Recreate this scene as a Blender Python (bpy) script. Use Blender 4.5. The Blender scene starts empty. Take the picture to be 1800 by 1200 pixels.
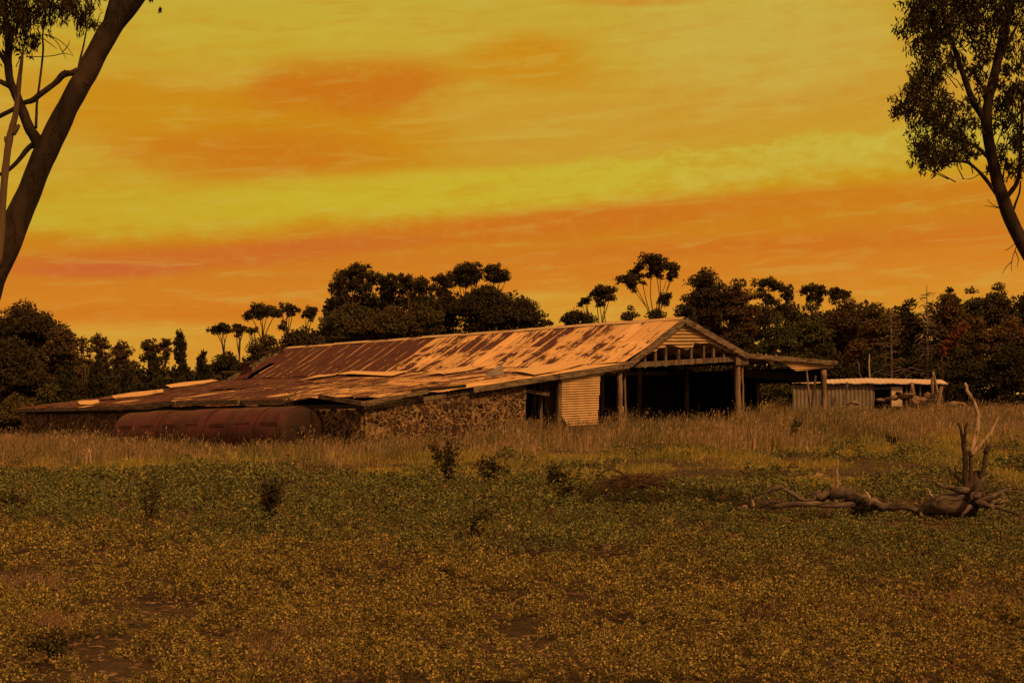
import bpy, math, random
import numpy as np
from mathutils import Vector, Matrix

# ------------------------------------------------------------------ camera
F, CX, HZ, CH = 2500.0, 900.0, 735.0, 1.6        # focal length in photo pixels, horizon row, eye height
scene = bpy.context.scene
C = scene.collection
cam_data = bpy.data.cameras.new('camera')
cam_data.sensor_width = 36.0
cam_data.lens = 36.0 * F / 1800.0
cam_data.shift_y = (HZ - 600.0) / 1800.0
cam_data.clip_start, cam_data.clip_end = 0.1, 3000.0
cam = bpy.data.objects.new('camera', cam_data)
cam.location = (0, 0, CH)
cam.rotation_euler = (math.radians(90), 0, 0)
C.objects.link(cam)
scene.camera = cam

# ------------------------------------------------------------------ exposure, sun, sky
vs = scene.view_settings
vs.view_transform = 'Standard'
vs.look = 'None'
vs.exposure = 0.0
vs.gamma = 1.0
scene.cycles.max_bounces = 5
scene.cycles.transparent_max_bounces = 4
scene.cycles.use_denoising = True

SUN_EL, SUN_AZ = math.radians(43), math.radians(143)     # azimuth measured from +Y towards +X
S_DIR = Vector((math.sin(SUN_AZ) * math.cos(SUN_EL), math.cos(SUN_AZ) * math.cos(SUN_EL), math.sin(SUN_EL)))
sd = bpy.data.lights.new('sun', 'SUN')
sd.energy = 4.0
sd.angle = math.radians(7)
sd.color = (1.0, 0.43, 0.115)
sun = bpy.data.objects.new('sun', sd)
sun.rotation_euler = (-S_DIR).to_track_quat('-Z', 'Y').to_euler()
C.objects.link(sun)

world = bpy.data.worlds.new('World')
scene.world = world
world.use_nodes = True
wt = world.node_tree
wt.nodes.clear()


class NT:
    """small helper to write shader trees"""
    def __init__(self, tree):
        self.t = tree

    def n(self, kind, **kw):
        nd = self.t.nodes.new(kind)
        ins = kw.pop('ins', {})
        for k, v in kw.items():
            setattr(nd, k, v)
        for k, v in ins.items():
            self.put(nd, k, v)
        return nd

    def put(self, nd, k, v):
        s = nd.inputs[k]
        if isinstance(v, bpy.types.NodeSocket):
            self.t.links.new(v, s)
        else:
            if s.type == 'RGBA' and len(v) == 3:
                v = (*v, 1.0)
            s.default_value = v

    def math(self, op, a, b=0.0, c=0.0, clamp=False):
        nd = self.n('ShaderNodeMath', operation=op, use_clamp=clamp)
        for i, v in enumerate((a, b, c)):
            self.put(nd, i, v)
        return nd.outputs[0]

    def mix(self, f, a, b):
        nd = self.n('ShaderNodeMix', data_type='RGBA')
        self.put(nd, 0, f)
        self.put(nd, 6, a)
        self.put(nd, 7, b)
        return nd.outputs[2]

    def step(self, v, lo, hi, a=0.0, b=1.0):
        nd = self.n('ShaderNodeMapRange', interpolation_type='SMOOTHSTEP')
        for i, q in enumerate((v, lo, hi, a, b)):
            self.put(nd, i, q)
        return nd.outputs[0]

    def noise(self, vec, scale, detail=4.0, rough=0.55, dist=0.0):
        nd = self.n('ShaderNodeTexNoise')
        if vec is not None:
            self.put(nd, 'Vector', vec)
        self.put(nd, 'Scale', scale)
        self.put(nd, 'Detail', detail)
        self.put(nd, 'Roughness', rough)
        self.put(nd, 'Distortion', dist)
        return nd.outputs[0]

    def mapping(self, vec, scale=(1, 1, 1), loc=(0, 0, 0)):
        nd = self.n('ShaderNodeMapping')
        self.put(nd, 'Vector', vec)
        self.put(nd, 'Scale', scale)
        self.put(nd, 'Location', loc)
        return nd.outputs[0]


def lin(r, g, b):
    f = lambda c: (c / 255 / 12.92) if c <= 10 else ((c / 255 + 0.055) / 1.055) ** 2.4
    return (f(r), f(g), f(b))


W = NT(wt)
tc = W.n('ShaderNodeTexCoord').outputs['Generated']
sx = W.n('ShaderNodeSeparateXYZ', ins={0: tc})
az = W.math('ARCTAN2', sx.outputs[0], sx.outputs[1])
el = W.math('ARCSINE', sx.outputs[2])
# sky coordinates in degrees: a = compass angle, e = height above the horizon
a_deg = W.math('MULTIPLY', az, 57.2958)
e_deg = W.math('MULTIPLY', el, 57.2958)
vec0 = W.n('ShaderNodeCombineXYZ', ins={0: a_deg, 1: e_deg}).outputs[0]
big = W.noise(W.mapping(vec0, (0.13, 0.32, 1), (3.1, 1.7, 0)), 1.0, 6, 0.58)
fine = W.noise(W.mapping(vec0, (0.5, 1.0, 1), (7.3, 2.2, 0)), 1.0, 7, 0.62)
tiny = W.noise(W.mapping(vec0, (1.3, 2.3, 1), (1.3, 9.2, 0)), 1.0, 8, 0.66)
wob = W.math('ADD', W.math('MULTIPLY', W.math('SUBTRACT', big, 0.5), 4.2), W.math('MULTIPLY', W.math('SUBTRACT', fine, 0.5), 2.6))
wob = W.math('ADD', wob, W.math('MULTIPLY', W.math('SUBTRACT', tiny, 0.5), 1.5))


def A(px):
    return math.degrees(math.atan((px - CX) / F))


def E(py, px=900):
    return math.degrees(math.atan((HZ - py) / F * math.cos(math.atan((px - CX) / F))))


e_w = W.math('ADD', e_deg, W.math('MULTIPLY', wob, 0.22))
ramp = W.n('ShaderNodeValToRGB')
W.put(ramp, 0, W.math('DIVIDE', W.math('ADD', e_w, W.math('MULTIPLY', a_deg, -0.045)), 30.0, clamp=True))
cr = ramp.color_ramp
stops = [(-2, (218, 152, 50)), (E(620), (217, 152, 48)), (E(560), (216, 140, 40)), (E(500), (213, 127, 33)), (E(455), (208, 122, 32)),
         (E(400), (205, 130, 22)), (E(350), (205, 150, 22)), (E(300), (203, 160, 40)), (E(200), (205, 156, 48)),
         (E(90), (203, 160, 44)), (E(0), (199, 170, 56)), (28, (192, 168, 70))]
while len(cr.elements) > 1:
    cr.elements.remove(cr.elements[-1])
for i, (e, c) in enumerate(stops):
    p = max(0.0, e / 30.0)
    el_ = cr.elements[0] if i == 0 else cr.elements.new(p)
    el_.position = p
    el_.color = (*lin(*c), 1)
col = ramp.outputs[0]


def blob(col, px, py, rx, ry, tilt, rgb, strength, ragged=1.0, soft=1.0):
    """an elongated cloud bank at a compass angle and height, with a ragged outline"""
    da = W.math('SUBTRACT', a_deg, A(px))
    de = W.math('SUBTRACT', e_deg, E(py, px))
    de = W.math('SUBTRACT', de, W.math('MULTIPLY', da, tilt))
    k = 180 / math.pi / F
    q = W.math('ADD', W.math('POWER', W.math('ABSOLUTE', W.math('DIVIDE', da, rx * k)), 2.0),
               W.math('POWER', W.math('ABSOLUTE', W.math('DIVIDE', de, ry * k)), 2.0))
    q = W.math('ADD', W.math('SQRT', q), W.math('MULTIPLY', wob, -0.30 * ragged))
    f = W.step(q, 1.0 + 0.45 * soft, 1.0 - 0.65 * soft, 0.0, strength)
    return W.mix(f, col, (*lin(*rgb), 1))


# pale yellow lower bank with a billowing upper edge (height falls off to the left)
edge = W.math('SUBTRACT', W.math('ADD', W.math('ADD', e_deg, W.math('MULTIPLY', W.math('SUBTRACT', fine, 0.5), 2.2)), W.math('MULTIPLY', W.math('SUBTRACT', tiny, 0.5), 1.0)),
              W.math('ADD', W.math('MULTIPLY', a_deg, 0.088), E(300)))
bank = W.math('MULTIPLY', W.step(edge, 0.12, -0.12), W.step(edge, -2.6, -0.3))
bank = W.math('MULTIPLY', bank, W.step(a_deg, A(560), A(760)))
col = W.mix(W.math('MULTIPLY', bank, 0.9), col, W.mix(W.step(W.math('ADD', W.math('MULTIPLY', fine, 0.5), W.math('MULTIPLY', tiny, 0.5)), 0.36, 0.64), (*lin(201, 168, 44), 1), (*lin(206, 184, 70), 1)))
over = W.math('MULTIPLY', W.step(edge, 0.0, 0.35), W.step(edge, 3.2, 0.6))
over = W.math('MULTIPLY', over, W.step(a_deg, A(680), A(900)))
col = W.mix(W.math('MULTIPLY', over, 0.6), col, (*lin(205, 152, 48), 1))
col = blob(col, 480, 230, 330, 95, -0.03, (205, 134, 16), 0.95, 1.5, 0.8)
col = blob(col, 610, 145, 200, 50, 0.02, (204, 114, 20), 0.95, 1.5, 0.75)
col = blob(col, 440, 275, 210, 42, 0.03, (204, 118, 22), 0.85, 0.9)
col = blob(col, 930, 112, 140, 50, 0.0, (205, 140, 22), 0.9, 1.5, 0.8)
col = blob(col, 230, 180, 160, 40, 0.0, (204, 142, 22), 0.7, 1.1)
col = blob(col, 1170, 95, 150, 30, 0.0, (200, 160, 34), 0.6, 1.0)
col = blob(col, 960, 395, 560, 26, 0.085, (207, 112, 26), 0.9, 0.55)
col = blob(col, 1560, 345, 330, 22, 0.03, (206, 122, 26), 0.75, 0.5)
col = blob(col, 1400, 430, 420, 16, 0.02, (208, 112, 28), 0.75, 0.5)
col = blob(col, 300, 455, 360, 20, 0.06, (206, 104, 38), 0.85, 0.7)
col = blob(col, 180, 475, 130, 14, 0.04, (203, 94, 48), 0.7, 0.8)
col = blob(col, 620, 428, 160, 15, 0.04, (204, 100, 42), 0.5, 0.8)
col = blob(col, 250, 550, 330, 18, 0.02, (212, 116, 28), 0.7, 0.6)
col = blob(col, 1100, 470, 420, 16, 0.02, (212, 122, 30), 0.6, 0.6)
col = blob(col, 240, 590, 130, 26, 0.0, (214, 158, 52), 0.6, 1.0)
col = blob(col, 980, 540, 120, 30, 0.0, (216, 160, 52), 0.6, 1.0)
col = blob(col, 1130, 2, 130, 9, 0.0, (204, 132, 22), 0.8, 0.8)
col = blob(col, 640, 330, 260, 28, 0.05, (203, 176, 44), 0.6, 1.0)
col = blob(col, 420, 60, 320, 60, 0.0, (199, 172, 46), 0.5, 1.0)
col = blob(col, 1330, 60, 260, 90, 0.0, (204, 178, 78), 0.6, 1.2)
col = blob(col, 690, 60, 160, 40, 0.0, (204, 174, 58), 0.5, 1.2)
col = blob(col, 260, 372, 420, 42, 0.06, (201, 172, 42), 0.8, 1.0)
col = blob(col, 820, 335, 420, 34, 0.08, (203, 178, 40), 0.7, 0.9)
mott = W.math('ADD', W.math('MULTIPLY', W.math('SUBTRACT', fine, 0.5), 0.55), W.math('MULTIPLY', W.math('SUBTRACT', tiny, 0.5), 0.55))
col = W.mix(W.math('ABSOLUTE', mott), col, W.mix(W.step(mott, -0.05, 0.05), (*lin(204, 126, 26), 1), (*lin(206, 180, 66), 1)))
wisp = W.noise(W.mapping(W.n('ShaderNodeCombineXYZ', ins={0: a_deg, 1: W.math('SUBTRACT', e_deg, W.math('MULTIPLY', a_deg, 0.07))}).outputs[0], (0.22, 1.9, 1), (2.2, 5.1, 0)), 1.0, 9, 0.62, 0.6)
col = W.mix(W.math('MULTIPLY', W.step(wisp, 0.50, 0.70), 0.22), col, (*lin(209, 190, 84), 1))
col = W.mix(W.math('MULTIPLY', W.step(wisp, 0.50, 0.30), 0.22), col, (*lin(202, 116, 24), 1))
# red-orange sky added overhead and out of view to redden the ambient light
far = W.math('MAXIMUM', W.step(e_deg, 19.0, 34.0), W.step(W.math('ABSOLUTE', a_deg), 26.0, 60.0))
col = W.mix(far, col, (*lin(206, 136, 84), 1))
sky = W.n('ShaderNodeTexSky', sky_type='NISHITA', sun_disc=False)
sky.sun_elevation = SUN_EL
sky.sun_rotation = SUN_AZ
sky.dust_density = 4.0
tint = W.n('ShaderNodeMix', data_type='RGBA', blend_type='MULTIPLY')
W.put(tint, 0, 1.0)
W.put(tint, 6, sky.outputs[0])
W.put(tint, 7, (0.10, 0.05, 0.008, 1))
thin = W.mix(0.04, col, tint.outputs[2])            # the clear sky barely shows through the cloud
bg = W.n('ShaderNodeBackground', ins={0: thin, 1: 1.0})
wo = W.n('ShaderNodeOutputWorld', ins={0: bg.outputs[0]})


# ------------------------------------------------------------------ terrain and projection
def sm(a, b, v):
    t = np.clip((np.asarray(v, float) - a) / (b - a), 0, 1)
    return t * t * (3 - 2 * t)


_tab = np.random.RandomState(5).rand(256, 256)


def vn(x, y):
    """smooth value noise 0..1"""
    x, y = np.asarray(x, float), np.asarray(y, float)
    xi, yi = np.floor(x).astype(int), np.floor(y).astype(int)
    fx, fy = x - xi, y - yi
    fx, fy = fx * fx * (3 - 2 * fx), fy * fy * (3 - 2 * fy)
    g = lambda i, j: _tab[i & 255, j & 255]
    return (g(xi, yi) * (1 - fx) + g(xi + 1, yi) * fx) * (1 - fy) + (g(xi, yi + 1) * (1 - fx) + g(xi + 1, yi + 1) * fx) * fy


def ter(x, y):
    h = 1.45 * sm(30, 75, y) * sm(-25, 22, x) + 0.22 * sm(35, 75, y)
    h = h + 0.11 * (vn(x * 0.6 + 19, np.asarray(y) * 0.5 + 6) - 0.5) + 0.10 * (vn(x * 0.22 + 9, np.asarray(y) * 0.22) - 0.5) + 0.05 * (vn(x * 0.9, np.asarray(y) * 0.9 + 40) - 0.5)
    return h


def T(x, y):
    return float(ter(np.array([x]), np.array([y]))[0])


def at(px, py, d):
    return Vector(((px - CX) / F * d, d, CH + (HZ - py) / F * d))


def gx(px, d):
    """point on the ground under photo column px at distance d"""
    x = (px - CX) / F * d
    return Vector((x, d, T(x, d)))


def ground_hit(px, py):
    """where the view ray of a photo pixel meets the ground"""
    d = 5.0
    while d < 140:
        x = (px - CX) / F * d
        if CH + (HZ - py) / F * d <= T(x, d):
            return Vector((x, d, T(x, d)))
        d += 0.05
    return gx(px, 100)


# ------------------------------------------------------------------ materials
def new_mat(name):
    m = bpy.data.materials.new(name)
    m.use_nodes = True
    m.node_tree.nodes.clear()
    return m, NT(m.node_tree)


def finish(m, N, colr, rough=0.9, bump=None, bstr=0.4, bdist=0.05, metal=0.0, spec=0.2, trans=0.0):
    p = N.n('ShaderNodeBsdfPrincipled')
    N.put(p, 'Base Color', colr)
    N.put(p, 'Roughness', rough)
    N.put(p, 'Metallic', metal)
    N.put(p, 'Specular IOR Level', spec)
    if bump is not None:
        b = N.n('ShaderNodeBump')
        N.put(b, 'Strength', bstr)
        N.put(b, 'Distance', bdist)
        N.put(b, 'Height', bump)
        N.put(p, 'Normal', b.outputs[0])
    out = p.outputs[0]
    if trans:
        tl = N.n('ShaderNodeBsdfTranslucent')
        N.put(tl, 'Color', colr)
        mx = N.n('ShaderNodeMixShader')
        N.put(mx, 0, trans)
        N.put(mx, 1, out)
        N.put(mx, 2, tl.outputs[0])
        out = mx.outputs[0]
    N.n('ShaderNodeOutputMaterial', ins={0: out})
    return m


def wood(name, c1, c2, c3, scale=6.0, stretch=(1, 1, 0.12)):
    m, N = new_mat(name)
    co = N.n('ShaderNodeTexCoord').outputs['Object']
    v = N.mapping(co, stretch)
    a = N.noise(v, scale, 6, 0.65)
    b = N.noise(co, scale * 0.25, 3, 0.6)
    col = N.mix(N.step(a, 0.35, 0.65), (*c1, 1), (*c2, 1))
    col = N.mix(N.step(b, 0.5, 0.68, 0, 0.7), col, (*c3, 1))
    crack = N.noise(v, scale * 1.7, 5, 0.6)
    cm = N.step(crack, 0.56, 0.63)
    col = N.mix(N.math('MULTIPLY', cm, 0.75), col, (c3[0] * 0.45, c3[1] * 0.45, c3[2] * 0.45, 1))
    return finish(m, N, col, 0.9, N.math('SUBTRACT', a, N.math('MULTIPLY', cm, 0.6)), 0.9, 0.03)


def leafy(name, c1, c2, c3, trans=0.2, patch=0.5):
    m, N = new_mat(name)
    geo = N.n('ShaderNodeNewGeometry')
    r = geo.outputs['Random Per Island']
    big_ = N.noise(geo.outputs['Position'], patch, 3, 0.6)
    col = N.mix(r, (*c1, 1), (*c2, 1))
    col = N.mix(N.math('MULTIPLY', N.step(big_, 0.42, 0.62), N.step(r, 0.1, 0.9, 0.35, 1.0)), col, (*c3, 1))
    return finish(m, N, col, 0.8, spec=0.15, trans=trans)


def make_ground_mat():
    m, N = new_mat('soil')
    pos = N.n('ShaderNodeNewGeometry').outputs['Position']
    a = N.noise(pos, 1.1, 8, 0.7)
    b = N.noise(pos, 14.0, 5, 0.7)
    col = N.mix(N.step(a, 0.38, 0.62), (0.026, 0.022, 0.014, 1), (0.055, 0.043, 0.028, 1))
    col = N.mix(N.step(b, 0.5, 0.7, 0, 0.6), col, (0.090, 0.072, 0.048, 1))
    return finish(m, N, col, 0.95, b, 0.8, 0.05)


def cover_mat(name):
    """low succulent-like herb: olive leaves, browner patches, a few yellow tips"""
    m, N = new_mat(name)
    geo = N.n('ShaderNodeNewGeometry')
    pos, r = geo.outputs['Position'], geo.outputs['Random Per Island']
    sxyz = N.n('ShaderNodeSeparateXYZ', ins={0: pos})
    big_ = N.noise(pos, 0.35, 4, 0.6)
    med = N.noise(pos, 1.7, 4, 0.65)
    small = N.noise(pos, 7.0, 3, 0.6)
    near = N.math('ADD', N.step(N.math('ADD', sxyz.outputs[1], N.math('MULTIPLY', sxyz.outputs[0], 0.45)), 21.0, 10.5), N.math('MULTIPLY', N.math('SUBTRACT', big_, 0.5), 2.2))
    r2 = N.math('POWER', r, 1.8)
    green = N.mix(r2, (0.044, 0.060, 0.030, 1), (0.200, 0.245, 0.085, 1))
    olive = N.mix(r2, (0.060, 0.060, 0.026, 1), (0.390, 0.350, 0.100, 1))
    brown = N.mix(r2, (0.060, 0.046, 0.028, 1), (0.320, 0.230, 0.090, 1))
    col = N.mix(N.step(near, 0.25, 0.75), green, olive)
    col = N.mix(N.step(med, 0.52, 0.66, 0, 0.85), col, brown)
    dark_sp = N.noise(pos, 2.6, 4, 0.65)  # noise patches of darker leaves
    col = N.mix(N.step(dark_sp, 0.56, 0.66, 0, 0.7), col, N.mix(r2, (0.030, 0.034, 0.018, 1), (0.100, 0.105, 0.045, 1)))
    col = N.mix(N.math('MULTIPLY', N.step(small, 0.60, 0.70), N.step(r, 0.55, 0.8)), col, (0.520, 0.429, 0.091, 1))
    return finish(m, N, col, 0.75, spec=0.2, trans=0.07)


def grass_mat(name, dry, mid, green):
    m, N = new_mat(name)
    geo = N.n('ShaderNodeNewGeometry')
    pos, r = geo.outputs['Position'], geo.outputs['Random Per Island']
    a = N.noise(pos, 0.28, 4, 0.6)
    b = N.noise(pos, 1.3, 3, 0.6)
    col = N.mix(N.step(a, 0.36, 0.62), (*green, 1), (*mid, 1))
    col = N.mix(N.math('MULTIPLY', N.step(b, 0.40, 0.62), N.step(r, 0.2, 0.8)), col, (*dry, 1))
    c_ = N.noise(pos, 0.55, 3, 0.6)
    col = N.mix(N.math('MULTIPLY', N.step(c_, 0.54, 0.66), N.step(r, 0.2, 0.6, 0.2, 0.8)), col, (dry[0] * 0.42, dry[1] * 0.33, dry[2] * 0.30, 1))
    col = N.mix(N.step(r, 0.0, 0.25, 0.45, 0.0), col, (0.05, 0.045, 0.02, 1))
    return finish(m, N, col, 0.85, spec=0.15, trans=0.25)


def roof_mat(name):
    """galvanised iron with rust; attribute 'rust' = how far each sheet has gone, UV = metres along and down the slope"""
    m, N = new_mat(name)
    uv = N.n('ShaderNodeUVMap', uv_map='metres').outputs[0]
    fr = N.n('ShaderNodeUVMap', uv_map='sheet').outputs[0]
    ru = N.n('ShaderNodeAttribute', attribute_name='rust').outputs['Fac']
    rn = N.n('ShaderNodeAttribute', attribute_name='tone').outputs['Fac']
    fx = N.n('ShaderNodeSeparateXYZ', ins={0: fr})
    streak = N.noise(N.mapping(uv, (4.5, 0.62, 1)), 1.0, 6, 0.68)
    patch = N.noise(N.mapping(uv, (0.75, 0.95, 1)), 1.0, 5, 0.62)
    speck = N.noise(N.mapping(uv, (9.0, 3.0, 1)), 1.0, 3, 0.7)
    val = N.math('ADD', N.math('MULTIPLY', streak, 0.34), N.math('ADD', N.math('MULTIPLY', patch, 0.46), N.math('MULTIPLY', speck, 0.20)))
    # joints stay cleaner
    ex = N.math('MULTIPLY', N.step(fx.outputs[0], 0.02, 0.12), N.step(fx.outputs[0], 0.97, 0.78))
    thr = N.math('ADD', N.math('SUBTRACT', 0.74, N.math('MULTIPLY', ru, 0.42)), N.math('MULTIPLY', N.math('SUBTRACT', 1.0, ex), 0.16))
    mask = N.step(N.math('SUBTRACT', val, thr), -0.025, 0.025)
    clean = N.mix(rn, (0.44, 0.325, 0.17, 1), (0.58, 0.425, 0.22, 1))
    clean = N.mix(N.step(streak, 0.48, 0.66, 0, 0.6), clean, (0.46, 0.27, 0.11, 1))
    clean = N.mix(N.step(patch, 0.52, 0.70, 0, 0.45), clean, (0.56, 0.40, 0.24, 1))
    rust = N.mix(N.step(speck, 0.35, 0.65), (0.036, 0.014, 0.015, 1), (0.078, 0.029, 0.026, 1))
    rust = N.mix(N.step(streak, 0.6, 0.75, 0, 0.5), rust, (0.105, 0.055, 0.042, 1))
    col = N.mix(mask, clean, rust)
    return finish(m, N, col, 0.62, speck, 0.15, 0.01, spec=0.35)


def iron_mat(name, c1, c2, c3, rusty=0.55):
    m, N = new_mat(name)
    co = N.n('ShaderNodeTexCoord').outputs['Object']
    a = N.noise(co, 1.3, 6, 0.65)
    b = N.noise(N.mapping(co, (1, 1, 0.25)), 6.0, 5, 0.7)
    col = N.mix(N.step(a, 0.38, 0.62), (*c1, 1), (*c2, 1))
    col = N.mix(N.step(b, rusty, rusty + 0.14, 0, 0.8), col, (*c3, 1))
    return finish(m, N, col, 0.65, b, 0.2, 0.01, spec=0.3)


def stone_mat(name):
    m, N = new_mat(name)
    co = N.n('ShaderNodeTexCoord').outputs['Object']
    warp = N.n('ShaderNodeTexNoise')
    N.put(warp, 'Vector', co)
    N.put(warp, 'Scale', 2.2)
    N.put(warp, 'Detail', 3.0)
    add = N.n('ShaderNodeMix', data_type='RGBA', blend_type='LINEAR_LIGHT')
    N.put(add, 0, 0.26)
    N.put(add, 6, co)
    N.put(add, 7, warp.outputs[1])
    def rubble(scale):
        e_ = N.n('ShaderNodeTexVoronoi', feature='DISTANCE_TO_EDGE')
        N.put(e_, 'Vector', add.outputs[2])
        N.put(e_, 'Scale', scale)
        c_ = N.n('ShaderNodeTexVoronoi', feature='F1')
        N.put(c_, 'Vector', add.outputs[2])
        N.put(c_, 'Scale', scale)
        return e_.outputs[0], c_.outputs[1]
    e1, c1_ = rubble(2.7)
    e2, c2_ = rubble(5.0)
    pick = N.step(N.noise(co, 1.3, 3, 0.6), 0.49, 0.53)
    edge0 = N.math('ADD', N.math('MULTIPLY', e1, N.math('SUBTRACT', 1.0, pick)), N.math('MULTIPLY', e2, pick))
    sep = N.n('ShaderNodeSeparateColor', ins={0: N.mix(pick, c1_, c2_)})
    big_ = N.noise(co, 0.6, 3, 0.6)
    mid_ = N.noise(co, 3.6, 4, 0.7)
    gr = N.noise(co, 9.0, 5, 0.7)
    edge_ = N.math('ADD', edge0, N.math('ADD', N.math('MULTIPLY', N.math('SUBTRACT', mid_, 0.5), 0.45), N.math('MULTIPLY', N.math('SUBTRACT', gr, 0.5), 0.16)))
    wid = N.math('ADD', N.step(big_, 0.35, 0.65, 0.04, 0.11), N.math('MULTIPLY', sep.outputs[2], 0.13))
    mask = N.step(edge_, N.math('SUBTRACT', wid, 0.02), N.math('ADD', wid, 0.025))
    st = N.mix(sep.outputs[0], (0.016, 0.012, 0.012, 1), (0.060, 0.040, 0.032, 1))
    st = N.mix(N.step(sep.outputs[1], 0.75, 0.95, 0, 0.8), st, (0.075, 0.038, 0.028, 1))
    st = N.mix(N.step(gr, 0.55, 0.75, 0, 0.4), st, (0.07, 0.055, 0.045, 1))
    mo = N.mix(N.step(N.math('ADD', N.math('MULTIPLY', gr, 0.5), N.math('MULTIPLY', mid_, 0.5)), 0.38, 0.62), (0.06, 0.046, 0.034, 1), (0.33, 0.255, 0.15, 1))
    col = N.mix(mask, mo, st)
    hgt = N.math('ADD', N.math('MULTIPLY', N.step(edge_, 0.03, 0.22), 1.0), N.math('MULTIPLY', gr, 0.25))
    return finish(m, N, col, 0.92, hgt, 1.0, 0.09, spec=0.15)


MT = {
    'soil': make_ground_mat(),
    'cover': cover_mat('ground_cover_leaf'),
    'tall': grass_mat('tall_dry_grass', (0.46, 0.36, 0.25), (0.20, 0.165, 0.105), (0.085, 0.095, 0.04)),
    'short': grass_mat('short_meadow_grass', (0.42, 0.37, 0.10), (0.27, 0.25, 0.075), (0.15, 0.175, 0.055)),
    'roof': roof_mat('rusting_corrugated_iron'),
    'clad': iron_mat('faded_cladding_iron', (0.36, 0.29, 0.18), (0.47, 0.37, 0.23), (0.22, 0.13, 0.07), 0.60),
    'greyiron': iron_mat('dull_grey_iron', (0.12, 0.118, 0.115), (0.18, 0.172, 0.163), (0.09, 0.065, 0.05)),
    'paleiron': iron_mat('pale_iron', (0.44, 0.40, 0.35), (0.56, 0.50, 0.44), (0.30, 0.2, 0.12), 0.66),
    'rustiron': iron_mat('deep_rust', (0.040, 0.013, 0.017), (0.075, 0.022, 0.026), (0.12, 0.05, 0.045), 0.56),
    'darkiron': iron_mat('dark_rust', (0.016, 0.010, 0.011), (0.030, 0.015, 0.016), (0.05, 0.025, 0.022), 0.6),
    'timber': wood('weathered_timber', (0.075, 0.066, 0.055), (0.16, 0.14, 0.118), (0.05, 0.04, 0.032)),
    'board': wood('weathered_board', (0.085, 0.074, 0.062), (0.17, 0.15, 0.125), (0.05, 0.038, 0.030), 9.0, (0.14, 0.14, 1)),
    'post': wood('grey_log_post', (0.13, 0.105, 0.085), (0.24, 0.19, 0.15), (0.08, 0.06, 0.045)),
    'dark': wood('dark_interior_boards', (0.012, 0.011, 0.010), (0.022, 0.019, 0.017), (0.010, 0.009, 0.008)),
    'dead': wood('silvered_dead_wood', (0.052, 0.047, 0.046), (0.150, 0.134, 0.130), (0.028, 0.024, 0.023), 9.0, (0.22, 1, 0.8)),
    'deadpale': wood('pale_dead_wood', (0.22, 0.19, 0.165), (0.38, 0.33, 0.29), (0.13, 0.105, 0.088), 9.0, (1, 1, 0.2)),
    'char': wood('charred_wood', (0.022, 0.018, 0.016), (0.06, 0.048, 0.04), (0.014, 0.012, 0.011), 6.0),
    'twig': wood('brown_twigs', (0.05, 0.035, 0.025), (0.10, 0.07, 0.05), (0.035, 0.026, 0.02)),
    'bark': wood('smooth_gum_bark', (0.010, 0.009, 0.008), (0.027, 0.022, 0.019), (0.052, 0.040, 0.034), 6.0, (1, 1, 0.22)),
    'bark2': wood('grey_trunk_bark', (0.05, 0.04, 0.03), (0.11, 0.085, 0.065), (0.06, 0.045, 0.035), 2.0),
    'stone': stone_mat('rubble_stone_and_mortar'),
    'rock': wood('loose_fieldstone', (0.13, 0.10, 0.085), (0.26, 0.20, 0.16), (0.07, 0.055, 0.045), 3.0, (1, 1, 1)),
    'white': iron_mat('weathered_white_board', (0.40, 0.37, 0.33), (0.46, 0.42, 0.38), (0.25, 0.2, 0.16), 0.64),
    'gumleaf': leafy('gum_leaf', (0.018, 0.018, 0.010), (0.045, 0.042, 0.020), (0.036, 0.027, 0.014), 0.12, 0.8),
    'olive': leafy('olive_canopy', (0.034, 0.036, 0.018), (0.070, 0.070, 0.032), (0.082, 0.066, 0.030), 0.08, 0.25),
    'darkcan': leafy('dark_canopy', (0.022, 0.024, 0.014), (0.046, 0.046, 0.025), (0.042, 0.035, 0.020), 0.08, 0.25),
    'brown': leafy('brown_canopy', (0.042, 0.031, 0.021), (0.085, 0.062, 0.040), (0.062, 0.052, 0.030), 0.08, 0.25),
    'green': leafy('green_canopy', (0.028, 0.040, 0.016), (0.064, 0.080, 0.030), (0.064, 0.064, 0.026), 0.08, 0.25),
    'rusty': leafy('rusty_tipped_canopy', (0.044, 0.040, 0.018), (0.098, 0.084, 0.032), (0.115, 0.070, 0.030), 0.08, 0.3),
    'conif': leafy('cypress_foliage', (0.016, 0.020, 0.010), (0.040, 0.046, 0.020), (0.030, 0.030, 0.014), 0.05, 0.4),
    'weed': leafy('dark_weed_leaf', (0.018, 0.021, 0.011), (0.050, 0.054, 0.024), (0.036, 0.031, 0.018), 0.1, 2.0),
    'litter': leafy('dry_litter', (0.09, 0.065, 0.045), (0.27, 0.20, 0.14), (0.16, 0.115, 0.08), 0.1, 2.0),
    'redleaf': leafy('dead_red_leaf', (0.12, 0.05, 0.03), (0.20, 0.085, 0.05), (0.10, 0.05, 0.03), 0.1, 2.0),
}


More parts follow.
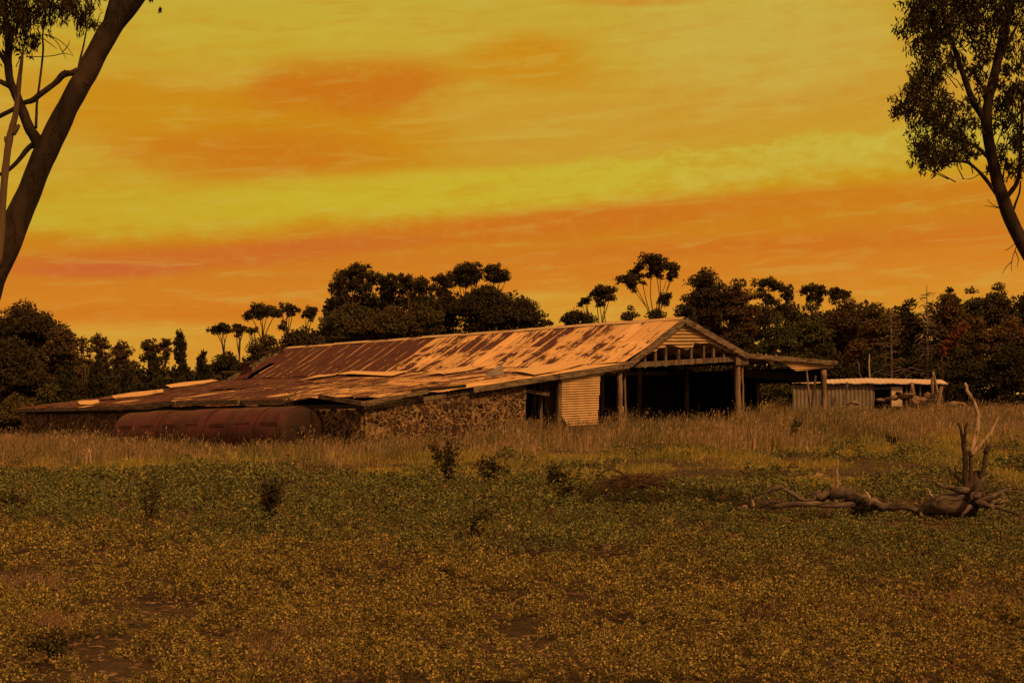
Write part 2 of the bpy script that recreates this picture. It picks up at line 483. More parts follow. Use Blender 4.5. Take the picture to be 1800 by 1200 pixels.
# ------------------------------------------------------------------ mesh helpers
class MB:
    def __init__(self):
        self.v, self.f = [], []

    def quad_grid(self, rows):
        b = len(self.v)
        nr, nc = len(rows), len(rows[0])
        for r in rows:
            self.v.extend(Vector(p) for p in r)
        for i in range(nr - 1):
            for j in range(nc - 1):
                self.f.append((b + i * nc + j, b + i * nc + j + 1, b + (i + 1) * nc + j + 1, b + (i + 1) * nc + j))

    def bar(self, p, q, w, h, up=Vector((0, 0, 1)), taper=1.0):
        """box from p to q, w wide and h high (h along up)"""
        p, q = Vector(p), Vector(q)
        d = (q - p).normalized()
        s = d.cross(up)
        if s.length < 1e-4:
            s = d.cross(Vector((0, 1, 0)))
        s.normalize()
        u = s.cross(d).normalized()
        b = len(self.v)
        for o, k in ((p, 1.0), (q, taper)):
            for a, c in ((-1, -1), (1, -1), (1, 1), (-1, 1)):
                self.v.append(o + s * (a * w / 2 * k) + u * (c * h / 2 * k))
        for f in ((3, 2, 1, 0), (4, 5, 6, 7), (0, 1, 5, 4), (1, 2, 6, 5), (2, 3, 7, 6), (3, 0, 4, 7)):
            self.f.append(tuple(b + i for i in f))

    def tube(self, pts, rad, n=8, rough=0.0, rng=None, cap=True):
        pts = [Vector(p) for p in pts]
        b = len(self.v)
        t0 = (pts[1] - pts[0]).normalized()
        ref = Vector((0, 1, 0)) if abs(t0.y) < 0.8 else Vector((1, 0, 0))
        nrm = t0.cross(ref).normalized()
        for i, p in enumerate(pts):
            t = (pts[min(i + 1, len(pts) - 1)] - pts[max(i - 1, 0)]).normalized()
            nrm = (nrm - t * nrm.dot(t)).normalized()
            bn = t.cross(nrm)
            for k in range(n):
                a = 2 * math.pi * k / n
                dv_ = nrm * math.cos(a) + bn * math.sin(a)
                q_ = p + dv_ * rad[i]
                kf = 0.55 / max(rad[i], 0.02)
                r = rad[i] * (1 + (rough * 3.2 * (float(vn(np.array(q_.x * kf + q_.y * kf * 0.7 + 11), np.array(q_.z * kf - q_.y * kf * 0.5))) - 0.5) if rng else 0))
                self.v.append(p + (nrm * math.cos(a) + bn * math.sin(a)) * r)
        for i in range(len(pts) - 1):
            for k in range(n):
                k2 = (k + 1) % n
                self.f.append((b + i * n + k, b + i * n + k2, b + (i + 1) * n + k2, b + (i + 1) * n + k))
        if cap:
            self.f.append(tuple(b + k for k in reversed(range(n))))
            e = b + (len(pts) - 1) * n
            self.f.append(tuple(e + k for k in range(n)))

    def build(self, name, mat, parent=None, smooth=False, loc=None):
        off = root_loc(parent) if parent is not None else (Vector(loc) if loc is not None else Vector((0, 0, 0)))
        me = bpy.data.meshes.new(name)
        me.from_pydata([tuple(v - off) for v in self.v], [], self.f)
        me.materials.append(MT[mat])
        if smooth:
            me.polygons.foreach_set('use_smooth', [True] * len(me.polygons))
        me.update()
        o = bpy.data.objects.new(name, me)
        C.objects.link(o)
        if parent is not None:
            o.parent = parent
        else:
            o.location = off
        return o


def root_loc(o):
    v = Vector((0, 0, 0))
    while o is not None:
        v = v + o.location
        o = o.parent
    return v


def np_mesh(name, V, Fq, mat, parent=None, off=None):
    """fast mesh from arrays of vertices and quads"""
    me = bpy.data.meshes.new(name)
    o_ = np.array(root_loc(parent)) if parent is not None else (np.zeros(3) if off is None else np.array(off))
    V = V - o_
    me.vertices.add(len(V))
    me.vertices.foreach_set('co', V.astype(np.float32).ravel())
    k = Fq.shape[1]
    me.loops.add(Fq.size)
    me.loops.foreach_set('vertex_index', Fq.astype(np.int32).ravel())
    me.polygons.add(len(Fq))
    me.polygons.foreach_set('loop_start', (np.arange(len(Fq)) * k).astype(np.int32))
    me.update(calc_edges=True)
    me.materials.append(MT[mat])
    ob = bpy.data.objects.new(name, me)
    C.objects.link(ob)
    if parent is not None:
        ob.parent = parent
    elif off is not None:
        ob.location = off
    return ob


def tag(o, label, cat, group=None, kind=None):
    if label:
        o['label'] = label
    if cat:
        o['category'] = cat
    if group:
        o['group'] = group
    if kind:
        o['kind'] = kind
    return o


def thing(name, label, cat, loc, group=None):
    o = bpy.data.objects.new(name, None)
    o.empty_display_size = 0.3
    o.location = loc
    C.objects.link(o)
    return tag(o, label, cat, group)


def unit(v):
    return v / np.maximum(np.linalg.norm(v, axis=1, keepdims=True), 1e-9)


def rand_dirs(rs, n):
    return unit(rs.normal(size=(n, 3)))


def leaves(P, Ax, rs, L, Wd, jit=0.35):
    """diamond shaped leaves centred on P, long axis Ax"""
    n = len(P)
    side = unit(np.cross(Ax, rand_dirs(rs, n)))
    l = (L * (1 + rs.uniform(-jit, jit, n)))[:, None] * 0.5
    w = (Wd * (1 + rs.uniform(-jit, jit, n)))[:, None] * 0.5
    V = np.empty((n, 4, 3))
    V[:, 0] = P - Ax * l
    V[:, 1] = P + side * w
    V[:, 2] = P + Ax * l
    V[:, 3] = P - side * w
    return V.reshape(-1, 3), np.arange(4 * n).reshape(-1, 4)


def pump(vs_, fs):
    o, V, Fq = 0, [], []
    for v, f in zip(vs_, fs):
        V.append(v)
        Fq.append(f + o)
        o += len(v)
    return np.concatenate(V), np.concatenate(Fq)


# ------------------------------------------------------------------ ground
def build_ground():
    xs = np.concatenate(([-900, -450, -250, -150, -100, -80], np.linspace(-60, 60, 301), [80, 100, 150, 250, 450, 900]))
    ys = np.concatenate(([-60, -20], np.linspace(-4, 120, 350), [140, 180, 260, 450, 900]))
    Xg, Yg = np.meshgrid(xs, ys)
    V = np.stack([Xg, Yg, ter(Xg, Yg)], -1).reshape(-1, 3)
    nx, ny = len(xs), len(ys)
    i, j = np.meshgrid(np.arange(ny - 1), np.arange(nx - 1), indexing='ij')
    a = (i * nx + j).ravel()
    o = np_mesh('ground', V, np.stack([a, a + 1, a + nx + 1, a + nx], 1), 'soil')
    o.data.polygons.foreach_set('use_smooth', [True] * len(o.data.polygons))
    o['kind'] = 'structure'


build_ground()


def grass_edge(x):
    """distance at which the tall grass begins, by lateral position"""
    px_ = CX + F * x / 46.0
    e = np.interp(px_, [-200, 0, 300, 620, 900, 1150, 1350, 1550, 1800, 2100], [40, 41, 43.5, 45, 48, 48, 49, 52, 53, 53])
    return e + 3.2 * (vn(x * 0.5 + 3, x * 0 + 2.0) - 0.5) * 2


# woolshed frame: local axes. s runs along the gable front, t runs back along the ridge
RX, RY = 7.32, 62.0
U = Vector((0.775, 0.633, 0)).normalized()
Vd = Vector((-U.y, U.x, 0))
LEN = 33.8


def sw(s, t, z):
    return Vector((RX, RY, 0)) + U * s + Vd * t + Vector((0, 0, z))


def in_shed(x, y, m=0.0):
    dx, dy = x - RX, y - RY
    s = dx * U.x + dy * U.y
    t = dx * Vd.x + dy * Vd.y
    return (s > -16.4 - m) & (s < 10.6 + m) & (t > -m) & (t < LEN + m)


def meadow_start(x):
    """distance at which the herb mat gives way to meadow grass"""
    return np.interp(x, [-18, -8, 0, 5, 12, 20], [38, 39, 33.5, 29.5, 27.8, 28.5]) + 3.0 * (vn(x * 0.6, x * 0 + 4.4) - 0.5)


def build_cover():
    rs = np.random.RandomState(11)
    vs_, fs = [], []
    bands = [(7.6, 11.0, 230, 0.046, 36, 0.018), (11.0, 15.0, 165, 0.055, 32, 0.023), (15.0, 22.0, 100, 0.072, 26, 0.032), (22.0, 32.0, 42, 0.11, 22, 0.050), (32.0, 50.0, 16, 0.15, 18, 0.075)]
    for y0, y1, dens, rad, nl, ll in bands:
        area = 0.41 * (y1 * y1 - y0 * y0) + 5.0 * (y1 - y0)
        n = int(area * dens)
        y = np.sqrt(rs.uniform(y0 * y0, y1 * y1, n))
        x = rs.uniform(-1, 1, n) * (0.41 * y + 2.5)
        cl = vn(x * 1.1, y * 1.1 + 60) * 0.40 + vn(x * 3.4 + 30, y * 3.4) * 0.60
        low = vn(x * 0.33 + 12, y * 0.33)
        keep = (cl > 0.37 + 0.07 * (low > 0.76) + 0.07 * rs.rand(n)) & (y < meadow_start(x) + 3 * rs.rand(n) - 1)
        keep |= (y >= meadow_start(x)) & (y < grass_edge(x)) & (vn(x * 0.7 + 50, y * 0.7) > 0.70)
        x, y, cl = x[keep], y[keep], cl[keep]
        n = len(x)
        hgt = 0.005 + 0.34 * sm(0.36, 0.80, cl) * (0.35 + 0.65 * rs.rand(n))
        hgt = hgt * (1 - 0.75 * sm(17.5, 20, y) * sm(26, 24, y) * sm(2.5, 4.0, x))
        ctr = np.stack([x, y, ter(x, y) + hgt], 1)
        R_ = rad * rs.uniform(0.6, 1.35, n)
        for k in range(nl):
            d = rand_dirs(rs, n)
            d[:, 2] = np.abs(d[:, 2]) * 0.9 - 0.12
            p = ctr + d * (R_ * rs.uniform(0.75, 1.05, n))[:, None]
            ax = unit(d * 0.6 + rand_dirs(rs, n) * 0.8)
            v, f = leaves(p, ax, rs, ll, ll * 0.62, 0.4)
            vs_.append(v)
            fs.append(f)
    V, Fq = pump(vs_, fs)
    o = np_mesh('ground_cover', V, Fq, 'cover')
    tag(o, 'low olive and brown mat of leafy herbs over the foreground', 'ground cover', kind='stuff')


def blades(x, y, h, w, rs, lean, seed_frac):
    """bent grass blades (two quads) with some seed heads"""
    n = len(x)
    z = ter(x, y) - 0.03
    a = rs.uniform(0, 2 * np.pi, n)
    wd = np.stack([np.cos(a), np.sin(a) * 0.5, np.zeros(n)], 1) * (w * rs.uniform(0.6, 1.4, n))[:, None] * 0.5
    b = rs.normal(0, 1, (n, 2)) * lean + np.array([0.10, 0.0])
    base = np.stack([x, y, z], 1)
    mid = base + np.stack([b[:, 0] * h * 0.3, b[:, 1] * h * 0.3, h * 0.58], 1)
    top = base + np.stack([b[:, 0] * h * 1.0, b[:, 1] * h * 1.0, h * (1 - 0.35 * np.abs(b[:, 0]))], 1)
    V = np.empty((n, 6, 3))
    V[:, 0], V[:, 1] = base - wd, base + wd
    V[:, 2], V[:, 3] = mid - wd * 0.8, mid + wd * 0.8
    V[:, 4], V[:, 5] = top - wd * 0.12, top + wd * 0.12
    k = np.arange(n)[:, None] * 6
    Fq = np.concatenate([k + np.array([[0, 1, 3, 2]]), k + np.array([[2, 3, 5, 4]])])
    out_v, out_f = [V.reshape(-1, 3)], [Fq]
    sd_ = rs.rand(n) < seed_frac
    if sd_.any():
        ax = unit(top[sd_] - mid[sd_])
        v, f = leaves(top[sd_] + ax * 0.03, ax, rs, 0.13, 0.034, 0.3)
        out_v.append(v)
        out_f.append(f)
    return pump(out_v, out_f)


def build_grass():
    rs = np.random.RandomState(21)
    n = 330000
    y = np.sqrt(rs.uniform(38.0 ** 2, 92.0 ** 2, n))
    x = rs.uniform(-0.42, 0.42, n) * y
    e = grass_edge(x)
    dens = vn(x * 0.8, y * 0.8 + 20)
    fade = sm(-1.0, 6.0, y - e + 4.0 * (dens - 0.5) * 2)
    far = np.where(y > 70, 0.45, 1.0) * np.where((y > 66) & (x < -8), 0.3, 1.0)
    keep = (rs.rand(n) < fade * far * (0.22 + 0.78 * sm(0.25, 0.55, dens))) & ~in_shed(x, y, 0.25)
    x, y, dens, fade = x[keep], y[keep], dens[keep], fade[keep]
    clump = vn(x * 0.45 + 70, y * 0.45)
    right = np.where(x > 11, 0.8, 1.0) * (1 - 0.24 * sm(2.0, -6.0, x) * sm(43.0, 47.0, y))
    h = (0.28 + 0.80 * clump) * rs.uniform(0.55, 1.25, len(x)) * (0.45 + 0.55 * fade) * right
    # trodden in front of the open bay, taller against the tank and wall
    V, Fq = blades(x, y, h, 0.020, rs, 0.16, 0.30)
    k = rs.rand(len(x)) < 0.055 * sm(0.42, 0.7, vn(x * 0.9 + 17, y * 0.9 + 3))* np.where(x > -4, 1.5, 1.0)
    Vt, Ft = blades(x[k], y[k], h[k] * 0.5 + rs.uniform(0.45, 0.95, k.sum()) * np.where(y[k] > 44, 0.9, 0.6), 0.016, rs, 0.22, 0.9)
    V, Fq = pump([V, Vt], [Fq, Ft])
    o = np_mesh('tall_grass', V, Fq, 'tall')
    tag(o, 'band of tall dry seeding grass around the shed', 'grass', kind='stuff')
    # shorter yellow-green meadow between the cover and the tall grass, with tussocks
    n = 200000
    y = np.sqrt(rs.uniform(25.0 ** 2, 56.0 ** 2, n))
    x = rs.uniform(-0.41, 0.41, n) * y
    e = grass_edge(x)
    tus = vn(x * 0.55 + 5, y * 0.55 + 90)
    keep = (rs.rand(n) < sm(-1.0, 1.5, y - meadow_start(x)) * (0.22 + 0.78 * sm(0.3, 0.65, tus)))
    x, y, tus = x[keep], y[keep], tus[keep]
    h = (0.07 + 0.24 * sm(0.45, 0.9, tus)) * rs.uniform(0.5, 1.3, len(x))
    V, Fq = blades(x, y, h, 0.014, rs, 0.35, 0.05)
    # sparse dry stalks among the foreground herbs
    n2 = 2600
    y2 = np.sqrt(rs.uniform(8.0 ** 2, 28.0 ** 2, n2))
    x2 = rs.uniform(-0.41, 0.41, n2) * y2
    dry = vn(x2 * 0.5 + 33, y2 * 0.5 + 11) > 0.60
    x2, y2 = x2[dry], y2[dry]
    V2, F2 = blades(x2, y2, rs.uniform(0.08, 0.24, len(x2)), 0.006, rs, 0.7, 0.0)
    V, Fq = pump([V, V2], [Fq, F2])
    o = np_mesh('meadow_grass', V, Fq, 'short')
    tag(o, 'short yellowish tussock grass in front of the tall grass', 'grass', kind='stuff')


def build_litter():
    rs = np.random.RandomState(31)
    n = 60000
    y = np.sqrt(rs.uniform(7.6 ** 2, 30.0 ** 2, n))
    x = rs.uniform(-0.41, 0.41, n) * y
    p = np.stack([x, y, ter(x, y) + 0.012 + 0.03 * rs.rand(n)], 1)
    a = rs.uniform(0, 2 * np.pi, n)
    ax = unit(np.stack([np.cos(a), np.sin(a), rs.uniform(-.25, .35, n)], 1))
    V, Fq = leaves(p, ax, rs, 0.075, 0.012, 0.6)
    # worn spots of fine dry grass between the herbs
    vs_, fs = [V], [Fq]
    for (px, py, rx, ry, n) in ((490, 1165, 75, 40, 2600), (1520, 985, 70, 7, 1300), (1440, 1090, 90, 12, 1500), (1690, 1080, 90, 8, 1200), (30, 1045, 60, 14, 1200), (60, 1120, 60, 18, 1400), (380, 1000, 40, 8, 500)):
        c = ground_hit(px, py)
        sx_ = rx * c.y / F
        sy_ = ry * c.y * c.y / F / CH
        xx = c.x + rs.normal(0, 0.6, n) * sx_
        yy = c.y + rs.normal(0, 0.6, n) * sy_
        v, f = blades(xx, yy, rs.uniform(0.10, 0.26, n), 0.006, rs, 0.75, 0.0)
        vs_.append(v)
        fs.append(f)
    V, Fq = pump(vs_, fs)
    o = np_mesh('leaf_litter', V, Fq, 'litter')
    tag(o, 'dry brown leaf and straw litter between the foreground herbs', 'litter', kind='stuff')


build_cover()
build_litter()
build_grass()

# ------------------------------------------------------------------ woolshed
PROFILE = [(-16.4, 2.16), (-3.32, 3.92), (0.0, 5.94), (4.04, 4.50), (10.6, 4.33)]
FRONT_LEAN = 0.0


def roof_z(s):
    for (s0, z0), (s1, z1) in zip(PROFILE, PROFILE[1:]):
        if s0 <= s <= s1:
            return z0 + (z1 - z0) * (s - s0) / (s1 - s0)
    return PROFILE[0][1] if s < 0 else PROFILE[-1][1]


def on_front(px, py, t=0.0):
    """(s, z) where a view ray meets the gable plane"""
    k = (px - CX) / F
    # RX+U.x s - U.y t = k (RY + U.y s + U.x t)
    s = (k * (RY + U.x * t) - RX + U.y * t) / (U.x - k * U.y)
    d = RY + U.y * s + U.x * t
    return s, CH + (HZ - py) / F * d


def on_side(px, py, s=-16.4):
    k = (px - CX) / F
    t = (RX + U.x * s - k * (RY + U.y * s)) / (U.y + k * U.x)
    d = RY + U.y * s + U.x * t
    return t, CH + (HZ - py) / F * d


def on_leanto(px, py):
    """(s, t) on the lean-to roof plane"""
    best = None
    lo, hi = -16.4, -3.3
    for i in range(800):
        s = lo + (hi - lo) * i / 799
        t, z = on_side(px, py, s)
        e = abs(z - roof_z(s))
        if best is None or e < best[0]:
            best = (e, s, t)
    return best[1], best[2]


shed = thing('woolshed', 'long derelict woolshed with rusty iron roof, open gable end and stone walls', 'shed', sw(0, 0, 0))
rng = random.Random(4)


def sheet_rows(specs, name, label=None):
    """roof of corrugated sheets. spec: (s0, s1, t0, t1, lift, rust, tone, twist, sag)"""
    V, Fq, uvm, uvs, ru, to = [], [], [], [], [], []
    for (s0, s1, t0, t1, lift, rust, tone, twist, curl) in specs:
        nc = max(4, int(round((t1 - t0) / 0.1)) * 4)
        nr = 5
        b = len(V)
        za, zb = roof_z(s0), roof_z(s1)
        sl = math.hypot(s1 - s0, zb - za)
        for i in range(nr):
            fi = i / (nr - 1)
            s = s0 + (s1 - s0) * fi
            for j in range(nc + 1):
                fj = j / nc
                t = t0 + (t1 - t0) * fj
                z = za + (zb - za) * fi + lift + 0.016 * math.cos(2 * math.pi * (t - t0) / 0.1)
                z += twist * (fi - 0.5) * (fj - 0.5) * 2 + curl * (fi ** 3) + 0.02 * math.sin(3.1 * s + 1.7 * t)
                V.append(sw(s, t + twist * 0.6 * (fi - 0.5), z))
                uvm.append((t, sl * fi + abs(s0) * 1.02))
                uvs.append((fj, fi))
                ru.append(rust)
                to.append(tone)
        for i in range(nr - 1):
            for j in range(nc):
                a = b + i * (nc + 1) + j
                Fq.append((a, a + 1, a + nc + 2, a + nc + 1))
    Fq = np.array(Fq)
    o = np_mesh(name, np.array([tuple(v) for v in V]), Fq, 'roof', shed)
    me = o.data
    idx = Fq.ravel()
    for nm, arr in (('metres', uvm), ('sheet', uvs)):
        l = me.uv_layers.new(name=nm)
        l.data.foreach_set('uv', np.array(arr, dtype=np.float32)[idx].ravel())
    for nm, arr in (('rust', ru), ('tone', to)):
        at_ = me.attributes.new(nm, 'FLOAT', 'POINT')
        at_.data.foreach_set('value', np.array(arr, dtype=np.float32))
    me.polygons.foreach_set('use_smooth', [True] * len(me.polygons))
    if label:
        o['label'] = label
    return o


def cols(t0, t1, w):
    n = int(round((t1 - t0) / w))
    return [(t0 + (t1 - t0) * i / n, t0 + (t1 - t0) * (i + 1) / n) for i in range(n)]


# main slope facing the camera: two courses
specs = []
for i, (a, b) in enumerate(cols(-0.25, LEN - 0.2, 0.95)):
    strip = rng.uniform(0.86, 1.0) if rng.random() < 0.9 else 0.35
    for r, (s0, s1) in enumerate(((-0.02, -1.75), (-1.68, -3.58))):
        mid = (a + b) / 2
        if mid > 17.3:
            rust = strip
        elif mid > 2.6:
            rust = rng.choice([0.50, 0.58, 0.64, 0.68, 0.44])
        else:
            rust = rng.uniform(0.40, 0.54)
        if mid > 31.4 and r == 1 and rng.random() < 0.6:
            continue
        specs.append((s0, s1, a - 0.03, b + 0.05, 0.05 + 0.012 * (r == 0) + rng.uniform(0, 0.012), rust, rng.random(), rng.uniform(-0.02, 0.02), 0.0))
sheet_rows(specs, 'main_roof', 'gable roof slope, striped rust at the far end and blotched near the front')
# lean-to: four courses, badly weathered; the sheets stop short near the front corner
cut = [on_leanto(*p) for p in ((420, 704), (520, 700), (565, 698), (610, 697.5), (640, 697), (680, 694.5), (705, 692), (735, 687.5))]
cut.sort(key=lambda q: q[1])
specs = []
edges = [-3.30, -6.7, -9.95, -13.2, -16.55]
for (a, b) in cols(-0.25, LEN + 0.9, 0.85):
    for r in range(4):
        s0, s1 = edges[r], edges[r + 1] - 0.08
        mid = (a + b) / 2
        sm_ = (s0 + s1) / 2
        if mid > 8.4 + (sm_ + 16.4) * 1.0:
            rust = rng.uniform(0.86, 1.0)
            if rng.random() < 0.05:
                rust = 0.2
        elif mid < 2.0:
            rust = rng.uniform(0.25, 0.45)
        else:
            rust = rng.uniform(0.52, 0.74)
        lift = -0.05 + 0.010 * (4 - r) + rng.uniform(0, 0.016)
        tw = rng.uniform(-0.03, 0.03)
        cu = 0.0
        if rng.random() < 0.14:
            tw, cu = rng.uniform(-0.09, 0.09), rng.uniform(0.02, 0.10)
        if mid < 7.5:
            sc = float(np.interp(mid, [q[1] for q in cut], [q[0] for q in cut]))
            if s0 < sc + 0.4:
                continue
            s1 = max(s1, sc + 0.12 * rng.random())
        specs.append((s0, s1, a - 0.03, b + 0.05, lift, rust, rng.random(), tw, cu))
sheet_rows(specs, 'lean_to_roof', 'wide shallow lean-to roof, dark red rust on the far part and pale near the front')
# slopes beyond the ridge
specs = []
for (a, b) in cols(-0.25, LEN, 0.95):
    specs.append((0.02, 2.1, a, b + 0.05, 0.06, 0.5, rng.random(), 0, 0))
    specs.append((2.05, 4.2, a, b + 0.05, 0.05, 0.5, rng.random(), 0, 0))
    specs.append((4.0, 7.4, a, b + 0.05, 0.02, 0.7, rng.random(), 0, 0))
    specs.append((7.3, 10.55, a, b + 0.05, 0.01, 0.7, rng.random(), 0, 0))
sheet_rows(specs, 'rear_roof')
# loose sheets lying skewed on the lean-to (pixel outlines cast onto the roof plane)


def loose(poly, lift, rust, tone, name='loose_sheet', curl=0.0):
    pts = [on_leanto(*p) for p in poly]
    P = [sw(s, t, roof_z(s) + l) for (s, t), l in zip(pts, lift)]
    nu, nv = 40, 6
    V, uvm, uvs = [], [], []
    for i in range(nv + 1):
        fi = i / nv
        for j in range(nu + 1):
            fj = j / nu
            p = (P[0] * (1 - fj) + P[1] * fj) * (1 - fi) + (P[3] * (1 - fj) + P[2] * fj) * fi
            p = p + Vector((0, 0, 0.015 * math.cos(fi * 40) + curl * math.sin(fj * 3.1) + 0.03 * math.sin(fj * 5 + fi * 2)))
            V.append(tuple(p))
            uvm.append((fi * 2.0 + tone * 9, fj * 4 + tone * 5))
            uvs.append((0.5, fj))
    q = np.array([(i * (nu + 1) + j, i * (nu + 1) + j + 1, (i + 1) * (nu + 1) + j + 1, (i + 1) * (nu + 1) + j) for i in range(nv) for j in range(nu)])
    o = np_mesh(name, np.array(V), q, 'roof', shed)
    me = o.data
    for nm, arr in (('metres', uvm), ('sheet', uvs)):
        l = me.uv_layers.new(name=nm)
        l.data.foreach_set('uv', np.array(arr, dtype=np.float32)[q.ravel()].ravel())
    for nm, val in (('rust', rust), ('tone', tone)):
        a_ = me.attributes.new(nm, 'FLOAT', 'POINT')
        a_.data.foreach_set('value', np.full(len(V), val, dtype=np.float32))
    me.polygons.foreach_set('use_smooth', [True] * len(me.polygons))
    return o


loose([(524, 673), (590, 662), (596, 656), (560, 664)], [0.10, 0.12, 0.16, 0.16], 0.42, 0.5)
loose([(592, 662), (690, 664), (720, 657), (620, 657)], [0.12, 0.12, 0.16, 0.2], 0.12, 0.95)
loose([(752, 660), (838, 646), (856, 646), (780, 661)], [0.14, 0.24, 0.14, 0.08], 0.42, 0.5)
loose([(900, 656), (1012, 640), (1030, 643), (940, 662)], [0.10, 0.22, 0.12, 0.06], 0.15, 0.7)
loose([(196, 701), (286, 688.5), (288, 691), (200, 703)], [0.16, 0.18, 0.06, 0.08], 0.42, 0.5)
loose([(136, 709), (172, 706), (176, 709), (140, 713)], [0.10, 0.10, 0.05, 0.05], 0.10, 0.8)
loose([(290, 682), (372, 670), (384, 671), (300, 684)], [0.16, 0.14, 0.08, 0.08], 0.12, 0.85)

# ridge capping
mb = MB()
for a, b in cols(-0.3, LEN - 0.5, 1.8):
    z = 6.02 + rng.uniform(-0.012, 0.02)
    r = [[sw(s_, t_, z - abs(s_) * 0.52) for s_ in (-0.26, -0.1, 0.0, 0.1, 0.26)] for t_ in (a, b + 0.06)]
    mb.quad_grid(r)
mb.build('ridge_cap', 'clad', shed)

# rafters, purlin ends and battens sticking out at the stripped far end
for (p0, p1) in ((((391, 653.5)), (432, 653)), ((433, 637), (459, 634)), ((457, 621), (500, 615))):
    t0, z0 = on_side(p0[0], p0[1], -3.0)
    s_ = {653.5: -3.2, 637: -1.9, 621: -0.6}[p0[1]]
    t0, z0 = on_side(p0[0], p0[1], s_)
    t1, z1 = on_side(p1[0], p1[1], s_)
    m_ = MB()
    m_.bar(sw(s_, t0, z0), sw(s_, t1, z1), 0.12, 0.12)
    m_.build('purlin', 'timber', shed)
for dt in (0.5, 1.1, 1.7):
    m_ = MB()
    m_.bar(sw(-3.4, LEN + dt, 3.80), sw(-0.3, LEN + dt - 0.5, 5.62), 0.1, 0.14)
    m_.build('rafter', 'timber', shed)
# curled sheet standing up at the valley
s_, t_ = -3.5, on_side(424, 668, -3.5)[0]
mb = MB()
rows = []
for i in range(9):
    f = i / 8
    rows.append([sw(s_ + 0.35 * math.sin(f * 2.6), t_ - 0.75 + 1.5 * g / 16 - 0.25 * f * (g / 16 - 0.5), roof_z(s_) + 0.1 + f * (0.95 - 0.5 * abs(g / 16 - 0.42)) + 0.02 * math.cos(g * 1.57)) for g in range(17)])
mb.quad_grid(rows)
mb.build('curled_sheet', 'rustiron', shed, True)
# bent sheet scrap on the front edge
s_, t_ = on_leanto(856, 668)
mb = MB()
rows = [[sw(s_ + 0.9 * g / 10 + 0.3 * f, t_ + 0.5 * f, roof_z(s_) + 0.15 + 0.1 * g / 10 + f * 0.32 * (0.4 + g / 10)) for g in range(11)] for f in (0, 0.35, 0.7, 1.0)]
mb.quad_grid(rows)
mb.build('bent_sheet', 'greyiron', shed, True)


def rake_board(pts, h, name='barge_board', mat='board', th=0.05, t=-0.30, rise=0.0):
    """board following a list of (s, z) points of its upper edge"""
    for (s0, z0), (s1, z1) in zip(pts, pts[1:]):
        m_ = MB()
        m_.bar(sw(s0, t, z0 - h / 2 + rise), sw(s1, t, z1 - h / 2 + rise), th, h)
        m_.build(name, mat, shed)


rake_board([(-3.32, 3.98), (-0.02, 5.98)], 0.26)
rake_board([(0.02, 5.98), (4.12, 4.52)], 0.26)
rake_board([(4.12, 4.52), (7.4, 4.45), (10.5, 4.36)], 0.20)
rake_board([(-7.25, 3.40), (-3.34, 3.95)], 0.24)
rake_board([(-11.6, 2.80), (-7.28, 3.39)], 0.22)

# gable cladding with its torn lower edge
TORN = [(1098, 640), (1106, 637), (1130, 622), (1138, 622), (1150, 616), (1171, 607), (1183, 608), (1194, 612), (1204, 614.5), (1214, 613), (1216, 602), (1229, 603.5), (1243, 602.5), (1255, 608), (1270, 616), (1291, 623), (1310, 627)]
torn = [on_front(*p) for p in TORN]


def lap_panel(cols_, t, pitch, depth, ztop, zbot, name, mat, seed, label=None):
    """horizontally ribbed iron clipped between two curves; rounded ribs"""
    zs_min, zs_max = min(map(zbot, cols_)), max(map(ztop, cols_))
    nz = int((zs_max - zs_min) / (pitch / 10)) + 2
    rows = []
    rr = random.Random(seed)
    ph = rr.random() * 6
    for k in range(nz):
        z = zs_min + (zs_max - zs_min) * k / (nz - 1)
        row = []
        for s in cols_:
            zz = min(max(z, zbot(s)), ztop(s))
            f = (zz - 0.04 * (s + 3)) / pitch
            saw = f - math.floor(f)
            out = depth * (0.5 - 0.5 * math.cos(2 * math.pi * saw))
            row.append(sw(s, t - out + 0.02 * math.sin(s * 1.7 + ph), zz))
        rows.append(row)
    m_ = MB()
    m_.quad_grid(rows)
    # drop faces of no height
    m_.f = [q for q in m_.f if max(abs(m_.v[q[0]].z - m_.v[q[3]].z), abs(m_.v[q[1]].z - m_.v[q[2]].z)) > 1e-4]
    o = m_.build(name, mat, shed, True)
    if label:
        o['label'] = label
    return o


def interp(tab):
    xs = [p[0] for p in tab]
    ys = [p[1] for p in tab]
    return lambda s: float(np.interp(s, xs, ys))


cs = list(np.linspace(torn[0][0] + 0.05, 3.95, 120))
lap_panel(cs, -0.06, 0.15, 0.10, lambda s: roof_z(s) - 0.06, lambda s: min(interp(torn)(s), roof_z(s) - 0.08), 'gable_cladding', 'clad', 3)
TORN2 = [(1312, 629), (1336, 630.5), (1348, 636), (1357, 641), (1359, 634), (1373.6, 638), (1389, 648), (1396, 651.7), (1431.6, 649), (1462, 646)]
torn2 = [on_front(*p) for p in TORN2]
cs = list(np.linspace(torn2[0][0], torn2[-1][0], 90))
lap_panel(cs, -0.06, 0.115, 0.075, lambda s: roof_z(s) - 0.05, lambda s: min(interp(torn2)(s), roof_z(s) - 0.06), 'lean_to_cladding', 'clad', 5)
